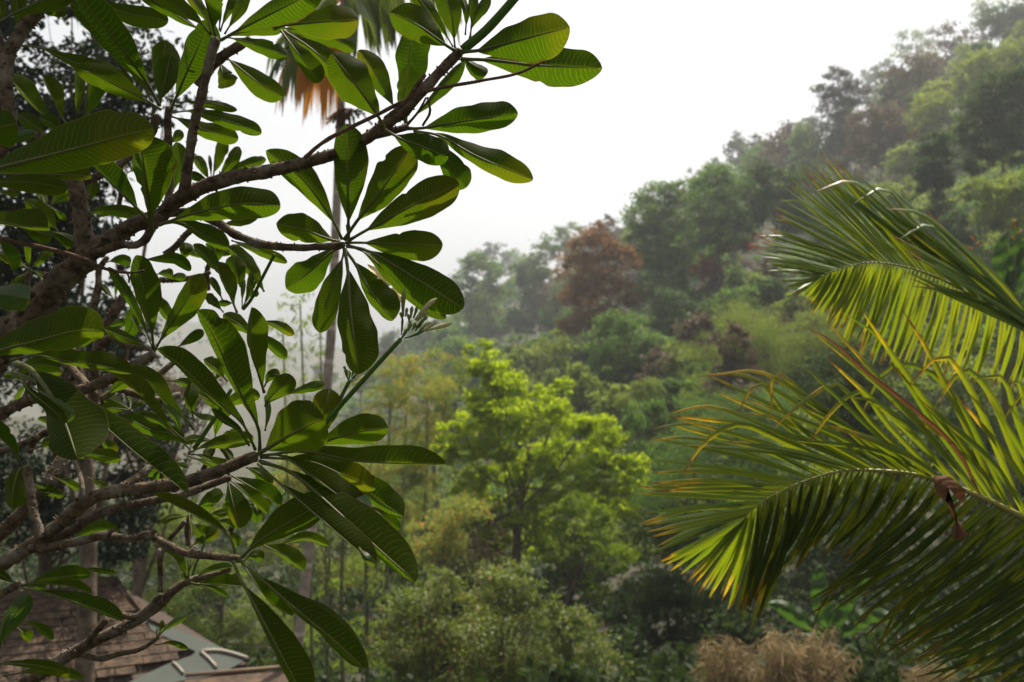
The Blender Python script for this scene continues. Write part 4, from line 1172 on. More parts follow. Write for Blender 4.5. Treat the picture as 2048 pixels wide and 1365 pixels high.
# --- wood
branch('trunk', 'p', [(-330, 2900), (-330, 2300), (-310, 1900), (-270, 1600), (-230, 1380)], (75, 48), (2.4, 2.15))
branch('branch', 'p', [(-230, 1390), (-210, 1150), (-140, 950), (-40, 760), (40, 650), (95, 590), (137, 545), (176, 512)], (45, 34, 31, 30), (2.15, 2.1, 2.05, 2.02))
branch('branch', 'p', [(172, 520), (168, 480), (163, 430), (153, 380), (143, 345), (130, 300), (60, 270)], (22, 19, 17, 14), (2.02, 2.03, 2.05))
branch('branch', 'p', [(170, 515), (196, 497), (228, 474), (281, 446), (320, 432), (345, 408), (374, 391), (423, 369), (476, 353), (530, 344), (600, 328), (660, 312), (700, 298), (760, 258), (808, 222), (850, 176), (890, 134), (920, 102)], (20, 17, 15, 13, 13, 11), (2.02, 2.0, 1.98, 1.95, 1.93, 1.92))
branch('branch', 'p', [(190, 505), (205, 503), (228, 494), (245, 490), (272, 490), (290, 480), (302, 462), (312, 445), (318, 432)], (9, 9, 9, 10), (1.99, 1.97, 1.96))
branch('branch', 'p', [(335, 415), (352, 398), (368, 380), (376, 330), (388, 252), (400, 205), (412, 150), (424, 105), (432, 78)], (13, 11, 10, 11), (1.98, 1.95, 1.92))
branch('branch', 'p', [(338, 412), (338, 330), (337, 285), (336, 245), (337, 215)], (9, 9, 8), (2.05, 2.06, 2.03))
branch('branch', 'p', [(140, 372), (195, 354), (245, 325), (285, 285), (305, 262), (312, 232)], (9, 9, 10), (2.1, 2.12, 2.1))
branch('branch', 'p', [(395, 170), (430, 125), (465, 100), (500, 80)], (11, 12, 10), (2.15, 2.1))
branch('branch', 'p', [(332, 428), (380, 425), (430, 443), (455, 460), (477, 473), (515, 486), (553, 493), (600, 496), (640, 494), (688, 491)], (9, 10, 9, 8.5, 8), (2.05, 2.0, 1.95, 1.93))
branch('branch', 'p', [(745, 272), (787, 262), (815, 254)], (9, 8), (1.93, 1.95))
branch('branch', 'p', [(-60, 470), (-10, 330), (20, 250), (12, 176), (16, 114), (44, 62), (74, 26), (95, -20)], (16, 15, 15, 13), (2.05, 2.0, 1.98))
branch('branch', 'p', [(15, 120), (5, 95), (-2, 66), (-20, 30)], (6, 5), (1.99, 1.97))
branch('dead_twig', 'p', [(0, 478), (70, 492), (158, 515), (211, 538), (255, 546), (288, 542)], (5.5, 5.5, 4, 2.5), (1.78, 1.75), mat='bark_twig', seg=8, scars=False)
branch('dead_twig', 'p', [(253, 545), (258, 555), (258, 566)], (2.5, 2), (1.75, 1.75), mat='bark_twig', seg=6, scars=False)
branch('dead_twig', 'p', [(-30, 470), (0, 478)], (6, 5.5), (1.8, 1.78), mat='bark_twig', seg=8, scars=False)
branch('dead_twig', 'p', [(609, 316), (656, 279), (746, 234), (849, 185), (951, 164), (1033, 148), (1087, 123)], (5, 4.5, 4, 3), (1.87, 1.84), mat='bark_twig', seg=8)
branch('dead_twig', 'p', [(770, 236), (810, 205), (835, 170), (850, 150)], (4, 5, 5), (1.86, 1.85), mat='bark_twig', seg=8)
branch('dead_twig', 'p', [(815, 250), (838, 222), (852, 196)], (3, 2.5), (1.9, 1.88), mat='bark_twig', seg=6)
branch('dead_twig', 'p', [(845, 252), (860, 225), (855, 195)], (3, 2.5), (1.9, 1.88), mat='bark_twig', seg=6)
branch('branch', 'p', [(-120, 900), (-50, 860), (0, 830), (53, 803), (110, 790), (167, 779), (220, 758), (272, 730), (307, 708)], (15, 13, 12, 13, 12, 11), (2.1, 2.0, 1.98))
branch('branch', 'p', [(205, 690), (215, 679), (228, 677), (255, 691), (300, 698), (306, 705)], (9, 7, 6), (2.2, 2.1))
branch('branch', 'p', [(185, 860), (188, 790), (192, 720), (205, 670), (225, 630), (252, 590)], (13, 13, 11), (2.7, 2.7))
branch('branch', 'p', [(130, 720), (150, 745), (170, 768), (190, 790)], (9, 10), (2.6, 2.5))
branch('branch', 'p', [(182, 640), (190, 605), (197, 570), (198, 540), (215, 515)], (9, 8, 6), (3.0, 3.0))
branch('branch', 'p', [(330, 510), (355, 490), (372, 470), (385, 460)], (8, 7), (2.5, 2.5))
branch('branch', 'p', [(320, 560), (355, 560), (400, 553), (420, 545)], (7, 5), (2.6, 2.6))
branch('branch', 'p', [(220, 775), (260, 785), (310, 800), (360, 790)], (8, 7), (2.5, 2.6))
branch('branch', 'p', [(200, 800), (240, 775), (280, 765), (330, 740), (370, 700)], (8, 6), (2.6, 2.7))
branch('branch', 'p', [(-230, 1380), (-120, 1210), (-30, 1150), (30, 1112), (88, 1074), (140, 1028), (176, 1000), (228, 984), (300, 975), (370, 965), (440, 942), (493, 919), (512, 914)], (34, 24, 18, 16, 15, 14, 14, 12), (2.15, 1.95, 1.8, 1.75, 1.72))
branch('branch', 'p', [(105, 1080), (150, 1057), (193, 1030), (246, 1013), (300, 1003), (380, 985), (460, 955)], (11, 10, 9, 8), (1.84, 1.82, 1.85))
branch('branch', 'p', [(60, 1098), (100, 1095), (140, 1087), (180, 1078), (210, 1071), (235, 1076), (264, 1078), (296, 1070), (330, 1088), (370, 1106), (420, 1112), (478, 1118)], (10, 10, 9, 9, 8), (1.80, 1.74, 1.70))
branch('stub', 'p', [(214, 1078), (220, 1066), (226, 1060)], (6, 5), (1.74, 1.73))
branch('stub', 'p', [(298, 1078), (306, 1066), (312, 1062)], (6, 4.5), (1.72, 1.72))
branch('branch', 'p', [(80, 1078), (68, 1027), (58, 965), (54, 934)], (12, 10, 10), (1.78, 1.8))
branch('branch', 'p', [(240, 975), (275, 955), (300, 935), (330, 920)], (9, 7), (1.8, 1.9))
branch('branch', 'p', [(140, 895), (118, 930), (95, 968)], (12, 14, 14), (2.35, 2.3))
branch('branch', 'p', [(140, 905), (152, 930), (163, 960), (168, 1000)], (5, 4.5), (2.3, 2.1))
branch('branch', 'p', [(-40, 905), (0, 902), (30, 896), (75, 874)], (8, 8), (2.2, 2.25))
branch('branch', 'p', [(-60, 1110), (0, 1068), (45, 1025), (95, 968)], (15, 14), (2.4, 2.35))
branch('branch', 'p', [(-100, 1290), (-20, 1207), (23, 1177), (38, 1170)], (12, 9, 8), (1.95, 1.8))
branch('branch', 'p', [(-150, 1500), (-10, 1400), (60, 1360), (105, 1330), (158, 1299), (202, 1276), (246, 1255), (281, 1237), (320, 1210), (344, 1184), (377, 1163), (423, 1151), (460, 1139)], (22, 18, 15, 15, 13, 11, 9, 6), (2.3, 2.25, 2.2, 2.2))
branch('branch', 'p', [(168, 1293), (193, 1263), (213, 1240)], (8, 7), (2.2, 2.15))
branch('branch', 'p', [(243, 1228), (255, 1234), (275, 1232), (300, 1213), (322, 1190)], (7, 6, 6), (2.19, 2.18))
branch('branch', 'p', [(167, 1311), (202, 1318), (237, 1309), (281, 1299), (316, 1276)], (6, 6, 4), (2.2, 2.15))
branch('branch', 'p', [(321, 1184), (321, 1135), (319, 1100)], (6, 6), (2.2, 2.2))
branch('branch', 'p', [(320, 1120), (335, 1085), (370, 1043)], (5, 5), (2.2, 2.2))
branch('branch', 'p', [(100, 860), (70, 880), (60, 905)], (8, 7), (2.3, 2.3))

# --- leaves, crop by crop
LF('1', [(-20, 260), (130, 170), (330, 80), (640, -60), (900, -200)], 110, 130, 1.85, 1.75)
LF('1', [(430, 150), (520, 140), (770, 115)], 60, 65, 2.0)
LF('1', [(180, 420), (205, 200), (180, -80)], 90, 90, 2.05)
LF('1', [(-60, 300), (10, 150), (-10, 50), (-60, -60)], 60, 60, 2.1)
LF('1', [(1810, 1200), (1680, 960), (1400, 580), (1200, 330), (940, 0), (760, -230)], 130, 205, 2.0, 1.75)
LF('1', [(1760, 1290), (1690, 1090), (1560, 860), (1200, 400), (800, 20)], 120, 100, 2.1, 2.0)
LF('1', [(255, 525), (450, 545), (700, 650), (900, 730), (1200, 850), (1520, 960)], 135, 70, 2.2, 2.15, pet=0.15)
LF('1', [(1830, 1250), (1640, 1130), (1300, 965), (1080, 850), (845, 772)], 115, 155, 2.05, 1.9)
LF('1', [(660, 1420), (500, 1300), (330, 1130), (60, 850)], 60, 150, 2.5)
LF('1', [(760, 1420), (680, 1290), (590, 1090), (490, 860)], 60, 130, 2.45)
LF('1', [(870, 1400), (880, 1200), (900, 950), (880, 780)], 60, 55, 2.6)
LF('1', [(950, 1400), (980, 1200), (1010, 960), (1060, 780)], 75, 185, 2.6)
LF('1', [(900, -60), (1150, 50), (1440, 150), (1750, 205), (1915, 245)], 130, 115, 2.2, 2.15)
LF('2', [(690, 400), (560, 250), (400, 130), (210, 0), (-60, -190)], 90, 135, 1.95, 1.8)
LF('2', [(690, 400), (560, 330), (400, 240), (180, 90), (0, -20), (-160, -120)], 80, 65, 2.02, 1.95)
LF('2', [(740, 400), (690, 210), (645, 50), (600, -150)], 65, 175, 1.9, 1.8)
LF('2', [(700, 400), (660, 240), (560, 110), (470, -20), (380, -150)], 60, 90, 1.95)
LF('2', [(235, 1265), (310, 1085), (430, 800), (560, 520), (690, 220)], 195, 150, 2.0, 1.95)
LF('2', [(800, 360), (860, 180), (920, 30), (980, -120)], 55, 60, 1.9)
LF('2', [(850, 390), (960, 210), (1060, 30), (1130, -120)], 85, 40, 1.88)
LF('2', [(790, 340), (795, 200), (805, 60)], 18, 18, 1.93, pet=0.05)
LF('2', [(810, 460), (960, 370), (1100, 300), (1400, 150), (1700, 0), (1950, -130)], 195, 135, 1.9, 1.72)
LF('2', [(830, 460), (950, 400), (1250, 330), (1540, 310)], 80, 70, 2.0)
LF('2', [(820, 440), (900, 432), (1100, 480), (1350, 560), (1570, 635)], 100, 80, 1.95)
LF('2', [(860, 650), (960, 730), (1100, 840), (1300, 990), (1510, 1105)], 140, 140, 2.2, pet=0.05)
LF('2', [(800, 730), (825, 850), (850, 1005)], 140, 105, 2.3, pet=0.0)
LF('2', [(300, 1170), (480, 1160), (750, 1190), (990, 1255)], 50, 60, 2.15)
LF('2', [(110, 1210), (140, 850), (170, 455)], 175, 140, 2.25)
LF('2', [(110, 1210), (150, 1000), (200, 780), (235, 620)], 185, 70, 2.15)
LF('r2', [(120, 130), (190, 122), (350, 108), (530, 95)], 88, 72, 2.0)
LF('r2', [(120, 135), (250, 150), (420, 190), (507, 248)], 50, 42, 2.15)
LF('r2', [(150, 150), (210, 230), (280, 320), (342, 400)], 60, 38, 1.95)
LF('r2', [(160, 150), (300, 240), (400, 340), (450, 425)], 75, 45, 2.05)
LF('r2', [(655, 632), (620, 560), (520, 420), (398, 262)], 98, 95, 1.9, 1.86)
LF('r2', [(720, 560), (690, 500), (600, 340), (528, 245)], 52, 62, 2.05)
LF('r2', [(1000, 250), (935, 208), (820, 125), (683, 62)], 65, 95, 1.9)
LF('r2', [(760, 610), (765, 450), (780, 250), (802, 105)], 72, 95, 2.1)
LF('r2', [(755, 600), (745, 490), (765, 400), (772, 318)], 48, 58, 2.0)
LF('r2', [(770, 600), (870, 500), (960, 400), (1045, 298)], 30, 38, 2.1)
LF('r2', [(1000, 240), (985, 90), (960, 0), (940, -100)], 62, 62, 1.95)
LF('r2', [(990, 230), (930, 130), (850, 30), (780, -70)], 40, 42, 2.0)
LF('r2', [(1050, 170), (1055, 60), (1030, -20)], 20, 20, 1.92, pet=0.2)
LF('r2', [(1070, 190), (1090, 110), (1165, -30)], 26, 32, 1.92, pet=0.2)
LF('r2', [(1075, 180), (1082, 80), (1085, 0), (1080, -60)], 22, 28, 1.95, pet=0.25)
LF('r2', [(1030, 255), (1130, 245), (1300, 200), (1560, 135)], 118, 108, 1.9, 1.75)
LF('r2', [(1030, 290), (1170, 295), (1400, 320), (1718, 335)], 112, 65, 2.0, 1.95)
LF('r2', [(1030, 275), (1060, 300), (1158, 358)], 32, 52, 2.05)
LF('r2', [(770, 628), (850, 625), (1050, 592), (1307, 553)], 95, 50, 1.95, 1.88)
LF('r2', [(800, 640), (930, 665), (1100, 760), (1380, 878)], 75, 42, 2.0, 1.92)
LF('r2', [(660, 635), (740, 680), (830, 712), (968, 768)], 80, 65, 1.85, 1.8)
LF('r2', [(860, 700), (950, 760), (1000, 840), (1052, 918)], 68, 62, 1.95)
LF('r2', [(480, 1172), (480, 1090), (475, 850), (470, 603)], 82, 98, 1.95, 1.92, pet=0.15)
LF('r2', [(450, 1170), (405, 1080), (260, 880), (78, 735)], 58, 74, 2.0, 1.97, pet=0.15)
LF('r2', [(440, 1180), (385, 1167), (270, 1125), (128, 1090)], 62, 78, 1.95, pet=0.1)
LF('r2', [(460, 1170), (525, 1075), (640, 930), (790, 715)], 98, 80, 1.92, 1.88, pet=0.2)
LF('r2', [(480, 1175), (575, 1120), (780, 1010), (1020, 893)], 98, 80, 1.9, 1.88, pet=0.16)
LF('r2', [(470, 1185), (560, 1185), (740, 1192), (940, 1195)], 74, 78, 1.9, 1.86, pet=0.18)
LF('r4', [(955, 300), (1110, 340), (1350, 480), (1712, 705)], 120, 130, 1.9, 1.8, pet=0.16)
LF('r4', [(955, 300), (1080, 350), (1300, 540), (1598, 772)], 65, 65, 2.0, 1.95, pet=0.12)
LF('r4', [(945, 330), (1005, 410), (1110, 600), (1255, 785)], 125, 58, 1.93, 1.9, pet=0.16)
LF('r4', [(940, 320), (960, 450), (985, 780), (1032, 1135)], 150, 118, 1.91, 1.82, pet=0.15)
LF('r4', [(940, 320), (920, 400), (850, 600), (778, 865)], 62, 92, 1.96, 1.92, pet=0.1)
LF('r4', [(915, 310), (840, 350), (700, 480), (560, 580)], 95, 105, 2.0, pet=0.08)
LF('r4', [(940, 290), (965, 230), (960, 150)], 16, 16, 1.98, pet=0.3)
LF('4', [(250, 150), (460, 128), (600, 165), (900, 245), (1270, 378)], 112, 70, 2.06, 2.0)
LF('4', [(240, 190), (300, 210), (560, 320), (1005, 447)], 120, 95, 2.12, 2.08, pet=0.05)
LF('4', [(715, 930), (730, 800), (750, 620), (795, 430)], 60, 115, 2.6, pet=0.2)
LF('4', [(750, 930), (830, 820), (920, 700), (1010, 530)], 78, 72, 2.6, pet=0.15)
LF('4', [(770, 920), (900, 830), (1080, 750), (1320, 675)], 82, 40, 2.6, pet=0.12)
LF('4', [(690, 920), (620, 830), (560, 730), (490, 640)], 55, 75, 2.6, pet=0.1)
LF('4', [(690, 930), (600, 900), (520, 870), (440, 830)], 55, 55, 2.6)
LF('4', [(705, 900), (680, 760), (668, 630)], 18, 28, 2.6)
LF('4', [(110, 1425), (280, 1362), (600, 1268), (1050, 1185), (1485, 1205)], 225, 150, 1.86, 1.75, pet=0.1)
LF('3', [(1730, 1500), (1700, 1280), (1660, 900), (1605, 520), (1590, 380)], 210, 310, 1.86, 1.78, pet=0.14)
LF('4', [(240, 1130), (290, 900), (330, 700), (300, 480)], 95, 95, 2.4)
LF('4', [(240, 490), (300, 420), (355, 345)], 62, 62, 2.3, pet=0.0)
LF('3', [(-260, 850), (0, 775), (500, 650), (1000, 520), (1740, 325)], 385, 150, 1.62, 1.52, pet=0.02)
LF('3', [(-400, 420), (-100, 330), (185, 270)], 210, 210, 1.7, 1.65, pet=0.05)
LF('3', [(-100, 850), (200, 845), (600, 850), (1035, 865)], 205, 22, 1.78, 1.74, pet=0.05)
LF('3', [(-300, 925), (0, 935), (400, 945), (770, 1010)], 118, 118, 1.72, 1.68)
LF('5', [(-250, 140), (0, 145), (250, 185), (545, 200)], 225, 22, 1.8, 1.74, pet=0.05)
LF('3', [(1720, 1410), (1530, 1205), (1300, 985), (1060, 745), (890, 545)], 40, 210, 1.95, 1.9, pet=0.18)
LF('3', [(560, 420), (400, 300), (200, 160)], 85, 90, 2.4)
LF('3', [(680, 360), (570, 260), (445, 210)], 60, 95, 2.0, pet=0.0)
LF('3', [(-150, 560), (80, 450), (390, 365)], 70, 62, 1.95, top=True)
LF('3', [(-80, 1040), (60, 1050), (212, 1082)], 32, 38, 2.3)
LF('3', [(1010, 1190), (1040, 1050), (1045, 890)], 65, 62, 2.3)
LF('3', [(900, 1370), (1100, 1270), (1400, 1275), (1590, 1380)], 85, 62, 2.4)
LF('3', [(1000, 1400), (1250, 1280), (1500, 1300), (1680, 1365)], 80, 55, 2.5)
LF('5', [(-60, 200), (20, 420), (80, 560), (152, 695)], 135, 70, 2.0)
LF('5', [(200, 190), (380, 240), (595, 302)], 62, 118, 2.1)
LF('5', [(480, 240), (650, 265), (800, 340), (905, 450)], 40, 115, 2.3)
LF('5', [(-350, 1060), (0, 965), (335, 1012)], 140, 185, 1.66, 1.62, top=True, pet=0.03)
LF('5', [(560, 1010), (480, 950), (330, 880)], 42, 62, 2.1)
LF('5', [(200, 960), (330, 980), (480, 1012)], 48, 48, 2.2)
LF('5', [(100, 1240), (220, 1180), (360, 1150)], 60, 50, 2.2)
LF('5', [(1745, 1590), (1600, 1250), (1400, 900), (1230, 650)], 62, 65, 2.02, 2.0, pet=0.15)
LF('5', [(1750, 1590), (1720, 1330), (1640, 950), (1550, 515)], 155, 175, 1.92, 1.86, pet=0.15)
LF('5', [(1200, 600), (1350, 565), (1490, 600)], 65, 60, 2.4)
LF('5', [(1180, 1350), (1350, 1285), (1510, 1280)], 45, 45, 2.4)
LF('5', [(1650, 1430), (1550, 1320), (1485, 1195)], 24, 42, 2.2)
LF('7', [(-320, 430), (0, 350), (500, 220), (900, 125), (1180, 145)], 315, 135, 1.62, 1.54, pet=0.02)
LF('7', [(120, 460), (400, 405), (700, 462), (1050, 505), (1495, 602)], 160, 68, 1.76, 1.7, pet=0.12)
LF('7', [(190, 500), (330, 545), (470, 700), (620, 930), (755, 1210), (885, 1590)], 385, 350, 1.72, 1.5, pet=0.15)
LF('7', [(170, 600), (480, 722), (800, 910), (1150, 1180), (1550, 1520), (1950, 1830), (2130, 1980)], 200, 75, 1.7, 1.45, pet=0.12)
LF('7', [(210, 600), (330, 800), (520, 960), (680, 1100), (735, 1190)], 60, 70, 1.56, 1.5, pet=0.05)
LF('7', [(360, 760), (520, 860), (700, 980), (810, 1080), (735, 1175)], 45, 35, 1.53, 1.5, top=True, pet=0.0)
LF('7', [(1715, 355), (1620, 280), (1400, 195), (1190, 100)], 65, 62, 2.0)
LF('8', [(400, 1380), (230, 1230), (0, 985), (-220, 735), (-460, 580)], 65, 135, 1.86, 1.8)
LF('8', [(345, 1300), (310, 1140), (180, 970)], 45, 45, 1.84, top=True, pet=0.0)
LF('8', [(490, 1250), (450, 1170), (200, 950), (0, 720), (-300, 550)], 75, 135, 1.96, 1.92)
LF('7', [(2000, 1330), (1820, 1160), (1580, 1080)], 52, 62, 1.9)
LF('9', [(255, 405), (145, 230), (0, 90), (-200, -80)], 50, 135, 1.9, 1.85)
LF('8', [(1250, 1500), (1230, 1220), (1050, 880), (870, 500), (700, 130), (535, -110)], 140, 245, 1.7, 1.58, pet=0.16)
LF('8', [(1200, 1480), (1060, 1190), (800, 960), (560, 720), (300, 480), (75, 335)], 85, 175, 1.72, 1.66, pet=0.16)
LF('8', [(1300, 830), (1180, 430), (1150, 130), (1155, -145)], 85, 175, 1.87, 1.82, pet=0.05)
LF('8', [(1150, 100), (1330, 245), (1550, 440)], 85, 65, 2.1)
LF('8', [(1200, 10), (1420, 55), (1640, 172)], 65, 55, 2.1)
LF('8', [(1310, 980), (1370, 880), (1500, 760), (1640, 660)], 130, 110, 1.8, 1.78, pet=0.02)
LF('8', [(1500, 870), (1700, 800), (1990, 722)], 55, 62, 2.0)
LF('r6', [(280, 322), (360, 275), (480, 205), (625, 130)], 140, 120, 1.68, 1.6, pet=0.2)
LF('8', [(1310, 1260), (1340, 1050), (1312, 860)], 34, 38, 1.9, top=True, pet=0.0)
LF('8', [(470, 1035), (580, 1100), (725, 1110)], 36, 40, 1.95, top=True, pet=0.0)
LF('8', [(1130, 1430), (1000, 1250), (850, 1150), (695, 1015)], 45, 62, 1.66, 1.62)
LF('8', [(330, 300), (450, 220), (610, 125)], 62, 62, 2.1, pet=0.0)
LF('8', [(500, 1150), (450, 900), (480, 710)], 85, 95, 2.0)
LF('8', [(480, 830), (700, 930), (910, 1090)], 85, 85, 2.1)
LF('8', [(880, 700), (750, 560), (610, 450)], 60, 90, 2.0)
LF('8', [(1300, 760), (1370, 640), (1480, 620)], 70, 60, 1.95)
LF('6', [(110, 170), (360, 150), (600, 280), (900, 432)], 135, 75, 1.96, 1.92)
LF('6', [(60, 1590), (170, 1400), (400, 1060), (598, 728)], 145, 155, 1.95, 1.9, pet=0.1)
LF('6', [(860, 760), (780, 700), (640, 540), (490, 392)], 62, 92, 2.2, pet=0.0)
LF('6', [(990, 1170), (920, 1000), (820, 790), (735, 595)], 55, 145, 2.15, pet=0.15)
LF('6', [(1030, 880), (1010, 780), (960, 650), (965, 515)], 125, 115, 2.35, pet=0.0)
LF('6', [(1300, 930), (1230, 830), (1080, 620), (890, 425)], 78, 115, 2.4, pet=0.0)
LF('6', [(930, 350), (1150, 430), (1400, 520), (1560, 605)], 62, 62, 2.2, pet=0.0)
LF('6', [(770, 600), (750, 480), (690, 360)], 95, 92, 2.4, pet=0.0)
LF('6', [(835, 1040), (760, 900), (685, 765)], 42, 45, 2.2)
LF('6', [(835, 1165), (740, 1060), (630, 955)], 62, 52, 2.2)
LF('6', [(960, 1060), (870, 1062), (780, 1060)], 42, 42, 2.15)
LF('6', [(1050, 1120), (1050, 950), (1068, 785)], 30, 30, 2.18, pet=0.25)
LF('6', [(1070, 1110), (1120, 880), (1155, 702)], 38, 42, 2.15, pet=0.25)
LF('6', [(1130, 1040), (1180, 960), (1240, 950)], 40, 40, 2.2)
LF('6', [(1050, 1130), (1150, 900), (1200, 800)], 30, 30, 2.25)
LF('6', [(-60, 565), (100, 560), (300, 565), (465, 690)], 72, 62, 2.1, pet=0.0)
LF('6', [(60, 740), (160, 720), (265, 740)], 60, 50, 2.3)
LF('6', [(180, 800), (280, 760), (410, 760)], 45, 50, 2.4)
LF('6', [(1200, 1500), (1080, 1350), (830, 1190)], 85, 90, 1.98)
LF('6', [(380, 560), (400, 450), (405, 370)], 82, 78, 2.45, pet=0.0)
LF('6', [(800, 170), (1000, 130), (1225, 78)], 45, 62, 2.3, pet=0.0)
LF('9', [(300, 420), (215, 460), (150, 680), (133, 895)], 175, 155, 1.9, 1.85, pet=0.06)
LF('9', [(330, 600), (450, 640), (612, 692)], 55, 50, 2.3)
LF('9', [(350, 680), (520, 715), (722, 745)], 62, 55, 2.3)
LF('9', [(760, 1280), (900, 1190), (1150, 1110), (1345, 1185)], 75, 75, 2.2)
LF('9', [(480, 1090), (580, 1060), (680, 1040)], 25, 35, 2.1)
LF('9', [(800, 230), (1000, 270), (1370, 330)], 85, 80, 2.4)
LF('9', [(1100, 40), (1200, 160), (1310, 290)], 80, 70, 2.5)
LF('9', [(1000, 540), (1120, 610), (1240, 700)], 45, 50, 2.3)
LF('9', [(600, 540), (760, 600), (905, 675)], 55, 45, 2.3)
LF('10', [(440, 262), (620, 190), (850, 155), (1180, 95)], 115, 75, 1.86, 1.82)
LF('10', [(440, 275), (560, 292), (750, 380), (960, 440)], 70, 55, 1.92)
LF('10', [(440, 300), (720, 400), (900, 450)], 50, 50, 1.95)
LF('10', [(880, 560), (900, 650), (960, 900), (1025, 1120)], 165, 135, 1.95, 1.9, pet=0.04)
LF('10', [(870, 490), (1050, 590), (1300, 740), (1490, 870)], 135, 48, 1.9)
LF('10', [(870, 540), (1050, 680), (1200, 820), (1340, 955)], 105, 58, 1.93)
LF('10', [(1100, 430), (1250, 500), (1375, 640)], 65, 85, 2.0, pet=0.0)
LF('10', [(1000, 1500), (1180, 1320), (1450, 1130), (1820, 915), (2050, 780)], 225, 175, 1.68, 1.66, pet=0.12)
LF('10', [(970, 1460), (940, 1280), (850, 1160), (600, 1010), (330, 880), (50, 735)], 22, 110, 1.72, 1.68, pet=0.2)
LF('10', [(470, 1040), (540, 1130), (650, 1210)], 85, 85, 2.3)
LF('10', [(450, 1340), (600, 1230), (775, 1125)], 75, 92, 2.3)
LF('10', [(620, 980), (760, 960), (900, 930)], 50, 50, 2.3)
LF('10', [(700, 1050), (850, 1060), (990, 1110)], 60, 40, 2.35)
LF('10', [(500, 900), (650, 800), (820, 700)], 80, 80, 2.4)
LF('10', [(860, 1150), (960, 1230), (1000, 1330)], 60, 60, 2.4)
LF('10', [(1180, 830), (1220, 940), (1200, 1060)], 50, 70, 2.2)
LF('r6', [(330, 310), (530, 288), (800, 335), (1195, 347)], 80, 16, 1.76, 1.62, pet=0.15)
LF('r6', [(560, 275), (660, 232), (800, 195), (925, 178)], 80, 65, 1.86, 1.82, pet=0.1)
LF('r6', [(590, 245), (620, 130), (652, -5)], 68, 65, 1.92, pet=0.05)
LF('r6', [(330, 308), (430, 308), (580, 410), (720, 510), (845, 560)], 75, 35, 1.66, 1.58, pet=0.15)
LF('r6', [(690, 420), (760, 490), (848, 555)], 30, 36, 1.63, 1.57, top=True, pet=0.0)
LF('r6', [(330, 315), (560, 335), (720, 400), (868, 462)], 70, 52, 1.76, 1.7, pet=0.2)
LF('r6', [(325, 335), (480, 390), (700, 580), (900, 760), (1055, 895)], 115, 60, 1.66, 1.48, pet=0.14)
LF('r6', [(318, 345), (400, 420), (560, 560), (700, 680), (868, 825)], 75, 22, 1.62, 1.5, pet=0.18)
LF('r6', [(790, 740), (830, 790), (868, 815)], 18, 22, 1.5, 1.49, top=True, pet=0.0)
LF('r6', [(560, 340), (780, 450), (900, 530), (995, 590)], 85, 45, 1.82, 1.78, pet=0.1)
LF('r6', [(800, 540), (880, 575), (980, 652)], 32, 32, 2.0)
LF('r6', [(830, 540), (900, 560), (985, 605)], 28, 28, 2.02)
LF('r6', [(200, 800), (250, 910), (370, 1130), (480, 1340), (545, 1470)], 95, 60, 1.62, 1.5, pet=0.16)
LF('r6', [(235, 795), (330, 880), (480, 1010), (650, 1150), (815, 1300)], 78, 48, 1.62, 1.46, pet=0.13)
LF('r6', [(300, 850), (450, 960), (640, 1090), (828, 1295)], 40, 80, 1.66, 1.5, pet=0.1)
LF('r6', [(240, 805), (320, 920), (390, 1000), (480, 1055)], 48, 26, 1.7, pet=0.1)
LF('r6', [(420, 720), (540, 692), (648, 727)], 32, 20, 2.2, pet=0.0)
LF('r6', [(340, 725), (440, 772), (534, 845)], 52, 30, 2.2, pet=0.0)
LF('r6', [(250, 800), (300, 770), (342, 790)], 22, 30, 2.1)
LF('11', [(230, 412), (360, 372), (650, 312), (1030, 285)], 115, 70, 1.8, 1.76)
LF('11', [(240, 405), (480, 385), (750, 405), (1045, 492)], 85, 40, 1.86, 1.82)
LF('11', [(230, 432), (450, 468), (750, 560), (1100, 680), (1395, 808)], 130, 75, 1.76, 1.66, pet=0.15)
LF('11', [(850, 230), (1000, 222), (1315, 266)], 34, 34, 1.9)
LF('11', [(200, 400), (100, 340), (0, 280), (-120, 200)], 62, 62, 1.85)
LF('11', [(200, 420), (330, 410), (520, 440)], 50, 40, 1.95)
LF('11', [(-40, 1150), (60, 900), (200, 700), (330, 505)], 115, 115, 1.78, 1.7, top=True, pet=0.05)
LF('11', [(200, 830), (400, 870), (605, 1025)], 65, 55, 1.9)
LF('11', [(180, 870), (270, 950), (345, 1035)], 62, 62, 1.95)
LF('11', [(-150, 1290), (200, 1295), (500, 1325), (800, 1410)], 60, 68, 1.7, 1.66)
LF('11', [(50, 1430), (400, 1380), (700, 1400), (950, 1460)], 60, 60, 1.72)
LF('12', [(445, 350), (350, 200), (250, 80), (160, 10)], 38, 95, 2.2)
LF('12', [(470, 340), (620, 262), (780, 222), (940, 198)], 65, 25, 2.2)
LF('12', [(470, 375), (560, 392), (800, 400), (1055, 412)], 130, 22, 2.15)
LF('12', [(500, 395), (720, 445), (890, 535)], 38, 32, 2.18)
LF('12', [(450, 380), (410, 330), (355, 275)], 32, 32, 2.2)
LF('12', [(85, 995), (200, 880), (415, 752)], 42, 38, 2.1, top=True)
LF('12', [(95, 995), (120, 900), (142, 800)], 26, 26, 2.12)
LF('12', [(80, 980), (78, 930), (85, 880)], 14, 14, 2.12)
LF('12', [(60, 1078), (250, 1062), (435, 1132)], 34, 34, 2.1)
LF('12', [(440, 330), (445, 200), (440, 100)], 26, 26, 2.2)

